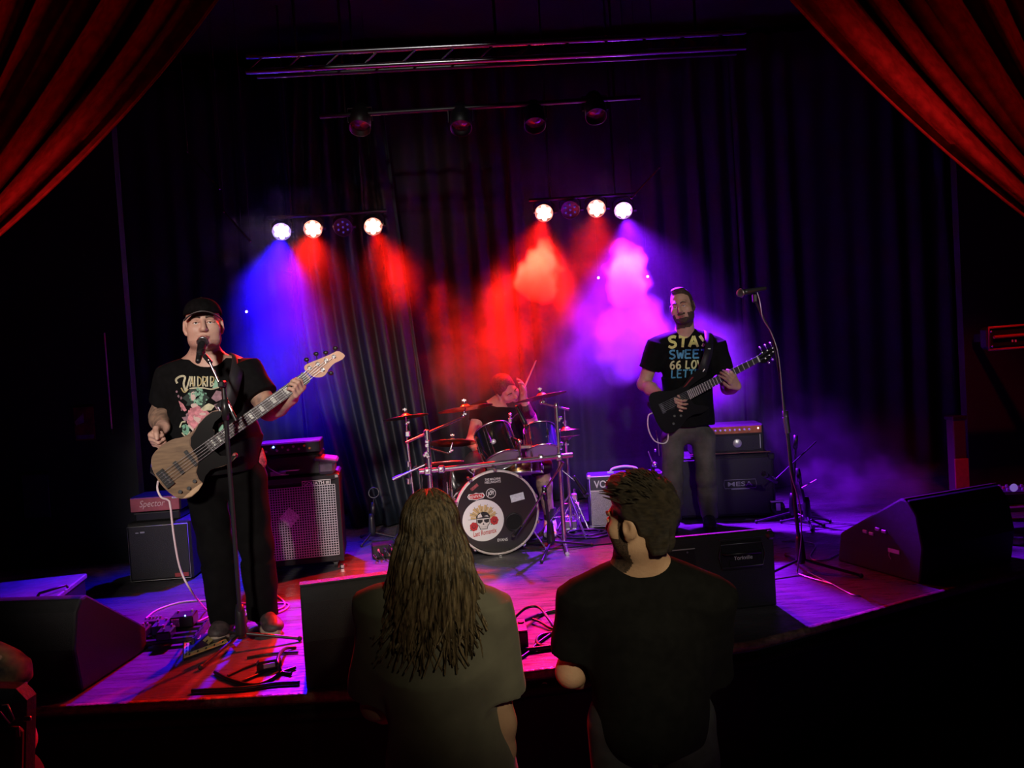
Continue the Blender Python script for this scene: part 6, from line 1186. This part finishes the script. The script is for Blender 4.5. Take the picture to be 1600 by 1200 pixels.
h = at(821, 602, 5.94); single('drumstick', MB().tube([h + (at(838, 563, 5.92) - h) * -.35, h, at(836.5, 566, 5.92), at(838, 563, 5.92)], [.0075, .0075, .006, .004], 8), mat('stick_wood', (.62, .42, .3), .5), 'pale wooden drumstick raised in the hand of the drummer', 'drumstick')
h = at(775, 715, 5.72); single('drumstick', MB().tube([h + V(-.06, .08, .03), h, at(800, 712, 5.66)], [.0075, .0075, .005], 8), mat('stick_wood', (.6, .4, .3)), 'drumstick held low over the snare drum', 'drumstick')
# ---- audience: woman with long hair, seen from behind
Yw = 2.15
root = at(690, 1000, Yw); root.z = 0
t = thing('person', 'woman with long wavy brown hair and a loose grey T-shirt watching from the hall', 'person', tuple(root)); t['_z'] = 0
J = dict(neck=at(679, 905, 2.17), shl=at(598, 948, 2.16), shr=at(757, 950, 2.16), ell=at(588, 1100, 2.25), elr=at(782, 1130, 2.18), wrl=at(630, 1120, 2.45), wrr=at(783, 1265, 2.22), chest=at(685, 1010, 2.18))
hx = .5 * (J['shl'].x + J['shr'].x)
J.update(pel=V(hx + .02, 2.2, .92), hipl=V(hx - .07, 2.2, .88), hipr=V(hx + .11, 2.2, .88), knel=V(hx - .08, 2.18, .48), kner=V(hx + .11, 2.2, .48), ankl=V(hx - .08, 2.2, .10), ankr=V(hx + .11, 2.22, .10))
H = Head(at(675, 836, 2.17), (.02, 1, -.02), (0, 0, 1), .92)
d = Sdf(.006); H.skin(d, 0, J['neck'], .05)
d.ell(J['chest'], (.15, .10, .17), None, .05); d.cone(J['chest'], J['pel'], .12, .14, .05); d.cone(J['neck'], J['shl'], .042, .05, .05).cone(J['neck'], J['shr'], .042, .05, .05)
for q in 'lr': d.cone(J['sh' + q], J['el' + q], .05, .042, .03).cone(J['el' + q], lerp(J['el' + q], J['wr' + q], .3), .042, .042, .03).cone(lerp(J['el' + q], J['wr' + q], .3), J['wr' + q], .042, .026, .02)
legs(d, J, (.08, .055, .04)); hand(d, J['wrl'], (.3, .9, .1), (0, .3, -1), 1, s=.95); hand(d, J['wrr'], (0, .1, -1), (-1, .1, 0), 1, s=.95)
body = body_obj('body', d, [SK3], t); H.features(t, body)
d2 = Sdf(.007); d2.ell(J['chest'] + V(0, -.01, 0), (.185, .135, .20), None, .06); d2.cap(J['chest'] + V(0, 0, -.05), V(hx + .02, 2.2, .78), .16, .195, .06)
d2.cone(J['neck'] + V(0, .0, -.03), J['shl'], .05, .07, .06).cone(J['neck'] + V(0, .0, -.03), J['shr'], .05, .07, .06)
d2.cap(lerp(J['shl'], J['ell'], -.05), lerp(J['shl'], J['ell'], .85), .075, .082, .05).cap(lerp(J['shr'], J['elr'], -.05), lerp(J['shr'], J['elr'], .72), .078, .092, .05)
body_obj('t_shirt', d2, mat('grey_tee', (.115, .11, .085), .9, var=.12, scale=14, sheen=.1), t, wrinkle(.006, 12, .9))
pants(t, J, mat('dark_jeans', (.02, .022, .03), .85, var=.3), (.09, .07, .06), (.165, .13, .12), .009)
for q in 'lr': shoe(t, J['ank' + q], J['ank' + q] + V(0, .17, 0), m_white, m_rubber)
HB = mat('long_hair', (.11, .08, .045), .34, var=.85, scale=9, stretch=(14, 14, 1.2), bump=.5, bscale=40, spec=.6)
d3 = Sdf(.007); d3.ell(H(0, -.022, .032), (.080, .108, .108), None, .03); d3.ell(H(0, -.06, -.07), (.084, .07, .11), None, .05); d3.ell(H(0, -.075, -.18), (.098, .05, .11), None, .05); d3.ell(H(.0, -.075, -.27), (.085, .035, .07), None, .05); d3.cut(H(0, .055, .05), (0, 1, -.25))
under = body_obj('hair', d3, HB, t, lambda X, Y, Z: .006 * np.sin(95 * X + 4 * np.sin(13 * Z)) * np.sin(7 * Z + 20 * X) + 0 * Y)
rnd = random.Random(5); b = MB()
for i in range(210):
    a = rnd.uniform(-1.75, 1.75); side = math.sin(a); back = -math.cos(a); el0 = rnd.uniform(.35, 1.45)
    ln = rnd.uniform(.72, 1.0) * (1.0 if abs(a) > .5 else 1.05); ph = rnd.uniform(0, 6.28); am = rnd.uniform(.008, .026); pts = []
    for j in range(9):
        s = j / 8
        if s < .42:
            e = el0 - (el0 + .15) * s / .42; rr = 1.02
            p = H(side * .084 * math.cos(e) * rr, -.022 + back * .116 * math.cos(e) * rr, .034 + .115 * math.sin(e) * rr)
            last = p.copy()
        else:
            q = (s - .42) / .58; p = last + V(side * (.014 * min(1, q * 4) + .085 * q * q) + am * math.sin(ph + 7 * q) * (.3 + q), -.02 * math.sin(math.pi * min(1, q * 1.4)) + back * .015 * q + am * math.cos(ph + 6 * q) * .6, -.37 * q * ln)
        pts.append(p)
    r0 = rnd.uniform(.0045, .009); b.tube(pts, [r0 * .5, r0, r0 * 1.1, r0, r0 * .35], 5, sub=2)
obj('hair_locks', b, HB, under, 'stuff')
# ---- audience: dark haired man looking left
Ym = 2.27
root = at(1010, 1000, Ym); root.z = 0
t = thing('person', 'dark haired bearded man in a black T-shirt leaning at the stage edge', 'person', tuple(root)); t['_z'] = 0
J = dict(neck=at(1003, 880, 2.30), shl=at(912, 938, 2.30), shr=at(1106, 934, 2.28), ell=at(892, 1050, 2.32), elr=at(1106, 1045, 2.38), wrl=at(928, 1056, 2.52), wrr=at(1120, 1014, 2.58), chest=at(1010, 990, 2.32))
hx = .5 * (J['shl'].x + J['shr'].x)
J.update(pel=V(hx, 2.3, .90), hipl=V(hx - .1, 2.3, .86), hipr=V(hx + .1, 2.3, .86), knel=V(hx - .11, 2.28, .47), kner=V(hx + .12, 2.34, .47), ankl=V(hx - .11, 2.26, .10), ankr=V(hx + .12, 2.3, .10))
H = Head(at(998, 816, 2.27), (-.78, .62, -.03), (.02, 0, 1), .95)
d = Sdf(.005); H.skin(d, .006, J['neck'], .062)
d.ell(J['chest'], (.18, .12, .18), None, .05); d.cone(J['chest'], J['pel'], .15, .15, .05); d.cone(J['neck'] + V(0, .01, -.01), J['shl'], .05, .06, .05).cone(J['neck'] + V(0, .01, -.01), J['shr'], .05, .06, .05)
for q in 'lr': d.cone(J['sh' + q], J['el' + q], .055, .042, .03).cone(J['el' + q], lerp(J['el' + q], J['wr' + q], .3), .042, .044, .03).cone(lerp(J['el' + q], J['wr' + q], .3), J['wr' + q], .044, .028, .02)
hand(d, J['wrl'], (.5, .7, .0), (0, -.2, -1), 1); hand(d, J['wrr'], (.05, .3, .9), (-.7, .5, 0), 1)
legs(d, J)
body = body_obj('body', d, [SK3, BEARD], t)
def pf(c):
    h = H.local(c); X, F, U = h[:, 0], h[:, 1], h[:, 2]
    yield (U < -.04) & (U > -.15) & (F > .0) & (F > -.9 * (U + .12)) & ~((np.abs(X) < .03) & (U > -.075) & (F > .06)), 1
    yield (np.abs(X) > .05) & (U > -.06) & (U < .03) & (F > .005) & (F < .035), 1
paint(body.data, d.verts, d.quads, pf); H.features(t, body)
HM = mat('short_dark_hair', (.030, .022, .013), .5, var=.6, scale=16, stretch=(3, 3, 9), bump=.7, bscale=150)
d3 = Sdf(.0045); d3.ell(H(0, -.030, .050), (.089, .104, .104), H.rot, .03); d3.ell(H(0, .035, .120), (.060, .062, .038), H.rot, .03); d3.ell(H(0, -.075, -.045), (.064, .035, .06), H.rot, .03)
d3.cut(H(0, .088, .07), tuple(H.f * .95 - H.u * .25)); 
for q in (-1, 1): d3.ell(H(q * .085, .045, -.035), (.055, .062, .068), H.rot, .012, -1, True); d3.ell(H(q * .092, -.012, -.03), (.03, .036, .05), H.rot, .012, -1, True)
d3.cut(H(0, -.06, -.092), tuple(-H.u)); under = body_obj('hair', d3, HM, t, lambda X, Y, Z: .004 * np.sin(120 * X + 5 * np.sin(20 * Z)) * np.sin(60 * Z + 33 * X + 70 * Y))
b = MB(); rnd = random.Random(9)
for i in range(260):
    a, e = rnd.uniform(0, 6.28), rnd.uniform(.15, 1.5); p = H(.087 * math.cos(e) * math.cos(a), -.03 + .102 * math.cos(e) * math.sin(a), .05 + .104 * math.sin(e)); n = (p - H(0, -.03, .04)).normalized(); fl = (H.f * .5 + H.u * .2 + H.x * rnd.uniform(-.4, .4)); fl = (fl - n * fl.dot(n) * .6).normalized()
    L = rnd.uniform(.02, .045) * (1.2 if math.sin(a) > .3 else .8); b.tube([p - n * .004, p + n * .008 + fl * L * .5, p + n * .012 + fl * L], [.004, .003, .0008], 4, sub=2)
obj('hair_tufts', b, HM, under, 'stuff')
d2 = Sdf(.0075); d2.ell(J['chest'], (.215, .155, .20), None, .06); d2.cone(J['chest'], J['pel'], .18, .18, .05); d2.cone(J['neck'] + V(-.02, .01, -.03), J['shl'], .064, .078, .06).cone(J['neck'] + V(.02, .01, -.03), J['shr'], .064, .078, .06)
d2.cap(lerp(J['shl'], J['ell'], -.05), lerp(J['shl'], J['ell'], .74), .078, .072, .04).cap(lerp(J['shr'], J['elr'], -.05), lerp(J['shr'], J['elr'], 1.05), .080, .080, .04); d2.cut(V(hx, 2.3, .82), (0, 0, -1))
body_obj('t_shirt', d2, TEE, t, wrinkle(.004, 14, 1.9)); pants(t, J, mat('dark_jeans', (.02, .022, .03)), (.1, .08, .07), (.17, .14, .13), .009)
for q in 'lr': shoe(t, J['ank' + q], J['ank' + q] + V(0, .19, 0), m_white, m_rubber)
# ---- audience: person cut off by the left edge of the frame
root = at(-44, 1100, 2.2); root.z = 0
t = thing('person', 'person in a dark flowery shirt cut off at the lower left corner', 'person', tuple(root)); t['_z'] = 0
c = at(-59, 1130, 2.2); J = dict(neck=at(-74, 985, 2.2), shl=at(-164, 1030, 2.2), shr=at(4, 1048, 2.2), ell=at(-184, 1170, 2.2), elr=at(26, 1160, 2.16), wrl=at(-154, 1260, 2.4), wrr=at(16, 1245, 2.34), chest=c)
J.update(pel=V(c.x, 2.22, .84), hipl=V(c.x - .1, 2.22, .82), hipr=V(c.x + .1, 2.22, .82), knel=V(c.x - .1, 2.2, .45), kner=V(c.x + .1, 2.2, .45), ankl=V(c.x - .1, 2.22, .1), ankr=V(c.x + .1, 2.22, .1))
H = Head(at(-94, 900, 2.2), (.3, .95, 0), (0, 0, 1), 1.0)
d = Sdf(.007); H.skin(d, 0, J['neck'], .058); d.ell(J['chest'], (.16, .11, .17), None, .05); d.cone(J['chest'], J['pel'], .13, .13, .05)
for q in 'lr': d.cone(J['neck'], J['sh' + q], .045, .055, .04).cone(J['sh' + q], J['el' + q], .055, .045, .03).cone(J['el' + q], J['wr' + q], .046, .028, .03); hand(d, J['wr' + q], (0, .4, -.9), (1, 0, 0), 1)
legs(d, J); body = body_obj('body', d, [SK3], t); H.features(t, body)
d2 = Sdf(.008); d2.ell(J['chest'], (.185, .13, .19), None, .06); d2.cone(J['chest'], J['pel'], .155, .16, .05)
for q in 'lr': d2.cone(J['neck'] + V(0, 0, -.04), J['sh' + q], .05, .066, .05); d2.cap(J['sh' + q], lerp(J['sh' + q], J['el' + q], .2), .066, .066, .04)
body_obj('shirt', d2, mat('flower_shirt', (.012, .012, .014), .8, col2=(.22, .14, .06), scale=16), t, wrinkle(.004, 14, 1))
pants(t, J, mat('dark_jeans', (.02, .022, .03)), (.1, .08, .07), (.17, .14, .13), .01)
d3 = Sdf(.008); d3.ell(H(0, -.03, .04), (.09, .105, .105), H.rot, .03); d3.cut(H(0, .07, .06), tuple(H.f - H.u * .25)); body_obj('hair', d3, HM, t)
for q in 'lr': shoe(t, J['ank' + q], J['ank' + q] + V(0, .19, 0), m_white, m_rubber)
tb = thing('backpack', 'small black backpack with a metal clip worn at the lower left corner', 'bag', tuple(at(5, 1130, 1.98))); obj('pouch', MB().box(at(-10, 1150, 2.0), (.2, .10, .28), Matrix.Rotation(.1, 4, 'Y'), bev=.03), mat('bag_black', (.015, .015, .017), .6, bump=.3), tb)
obj('pocket', MB().box(at(-12, 1175, 1.945), (.16, .03, .14), Matrix.Rotation(.1, 4, 'Y'), bev=.012), mat('bag_red', (.10, .012, .014), .7, var=.2), tb)
obj('clip', MB().tube([at(3, 1102, 1.93), at(12, 1101, 1.93), at(22, 1124, 1.93), at(16, 1131, 1.93), at(0, 1112, 1.93)], .0022, 6), m_steel, tb); obj('zip_pull', MB().ball(at(29, 1137, 1.93), .0035, 8).box(at(29, 1145, 1.93), (.006, .003, .02)), m_steel, tb); obj('buckle', MB().box(at(43, 1123, 1.94), (.02, .008, .012), bev=.002), m_steel, tb)
def vol_mat(name, aniso, build):
    m = bpy.data.materials.new(name); m.use_nodes = True; nt = m.node_tree; nt.nodes.clear()
    out = nt.nodes.new('ShaderNodeOutputMaterial'); vs = nt.nodes.new('ShaderNodeVolumeScatter')
    vs.inputs['Color'].default_value = (1, 1, 1, 1); vs.inputs['Anisotropy'].default_value = aniso
    nt.links.new(vs.outputs[0], out.inputs['Volume']); build(nt, vs); return m
def vol_box(name, lo, hi, mat, label, cat):
    lo, hi = Vector(lo), Vector(hi); me = bpy.data.meshes.new(name); b = bmesh.new()
    bmesh.ops.create_cube(b, size=1, matrix=Matrix.Translation((lo + hi) / 2) @ Matrix.Diagonal((*(hi - lo), 1)))
    b.to_mesh(me); b.free(); o = bpy.data.objects.new(name, me); COL.objects.link(o); me.materials.append(mat)
    o['label'] = label; o['category'] = cat; o['kind'] = 'stuff'; return o
def thin(nt, vs): vs.inputs['Density'].default_value = 0.016
vol_box('haze', (-2.85, 5.82, ZS + .3), (3.4, 6.6, 3.9), vol_mat('haze', 0.3, thin), 'thin theatrical haze filling the air above the stage', 'haze')
def blobs(spec, nscale, seed, lo, hi):
    def build(nt, vs):
        N = nt.nodes.new; L = nt.links.new
        geo = N('ShaderNodeNewGeometry')
        nz = N('ShaderNodeTexNoise'); nz.inputs['Scale'].default_value = nscale; nz.inputs['Detail'].default_value = 2; nz.inputs['Roughness'].default_value = .6
        of = N('ShaderNodeVectorMath'); of.operation = 'ADD'; of.inputs[1].default_value = (seed, seed * .7, -seed)
        L(geo.outputs['Position'], of.inputs[0]); L(of.outputs[0], nz.inputs['Vector'])
        wob = N('ShaderNodeVectorMath'); wob.operation = 'MULTIPLY_ADD'; wob.inputs[1].default_value = (.5, .3, .5)
        sb = N('ShaderNodeVectorMath'); sb.operation = 'SUBTRACT'; sb.inputs[1].default_value = (.5, .5, .5)
        L(nz.outputs['Color'], sb.inputs[0]); L(sb.outputs[0], wob.inputs[0]); L(geo.outputs['Position'], wob.inputs[2])
        tot = None
        for c, r, dens, soft in spec:
            a = N('ShaderNodeVectorMath'); a.operation = 'SUBTRACT'; a.inputs[1].default_value = c; L(wob.outputs[0], a.inputs[0])
            b = N('ShaderNodeVectorMath'); b.operation = 'DIVIDE'; b.inputs[1].default_value = r; L(a.outputs[0], b.inputs[0])
            l = N('ShaderNodeVectorMath'); l.operation = 'LENGTH'; L(b.outputs[0], l.inputs[0])
            mr = N('ShaderNodeMapRange'); mr.interpolation_type = 'SMOOTHSTEP'
            mr.inputs[1].default_value = soft; mr.inputs[2].default_value = 1.0; mr.inputs[3].default_value = dens; mr.inputs[4].default_value = 0
            L(l.outputs['Value'], mr.inputs[0])
            if tot is None: tot = mr.outputs[0]
            else:
                ad = N('ShaderNodeMath'); ad.operation = 'ADD'; L(tot, ad.inputs[0]); L(mr.outputs[0], ad.inputs[1]); tot = ad.outputs[0]
        mr = N('ShaderNodeMapRange'); mr.inputs[1].default_value = lo; mr.inputs[2].default_value = hi; mr.inputs[3].default_value = 0.35; mr.inputs[4].default_value = 1.5
        L(nz.outputs['Fac'], mr.inputs[0])
        mu = N('ShaderNodeMath'); mu.operation = 'MULTIPLY'; L(tot, mu.inputs[0]); L(mr.outputs[0], mu.inputs[1])
        L(mu.outputs[0], vs.inputs['Density'])
    return build
PL = [(at(768, 550, 6.06), (.64, .26, .84), 1.1, .2), (at(848, 432, 6.02), (.19, .20, .29), 6.0, .65), (at(975, 440, 6.02), (.22, .20, .28), 6.0, .65),
      (at(990, 525, 6.04), (.36, .24, .36), 2.6, .4), (at(900, 500, 6.0), (.75, .32, .8), .45, .1), (at(1110, 580, 6.15), (.62, .2, .6), 1.3, .1), (at(625, 440, 6.0), (.22, .25, .42), .13, .1)]
mm = vol_mat('smoke', 0.2, blobs(PL, 2.6, 3.1, .35, .65))
sm = vol_box('smoke', (-1.15, 5.82, 1.2), (2.0, 6.32, 3.2), mm, 'billowing smoke plume glowing red and violet behind the drum kit', 'smoke')
mm.cycles.volume_step_rate = 0.6 if hasattr(mm.cycles, 'volume_step_rate') else 1

PR = [(at(1320, 755, 6.1), (.42, .25, .26), 3.2, .2), (at(1410, 760, 6.0), (.55, .25, .28), 2.2, .2), (at(1300, 700, 6.1), (.9, .3, .5), .5, .1)]
m2 = vol_mat('smoke_low', 0.2, blobs(PR, 3.2, 8.3, .35, .65)); m2.cycles.volume_step_rate = .6
vol_box('smoke', (1.95, 5.6, ZS + .02), (3.5, 6.3, 1.75), m2, 'low violet smoke drifting along the deck at the right of the stage', 'smoke')

PB = [(at(415, 470, 6.1), (.55, .4, 1.1), .22, .1), (at(470, 620, 6.0), (.65, .4, .85), .26, .1)]
m3 = vol_mat('smoke_blue', 0.2, blobs(PB, 2.0, 5.3, .3, .7)); m3.cycles.volume_step_rate = .8
vol_box('smoke', (-2.8, 5.75, 1.1), (-1.2, 6.3, 3.3), m3, 'soft blue smoke hanging behind the bass player', 'smoke')
for o in bpy.data.objects:
    if '_o' in o: del o['_o']
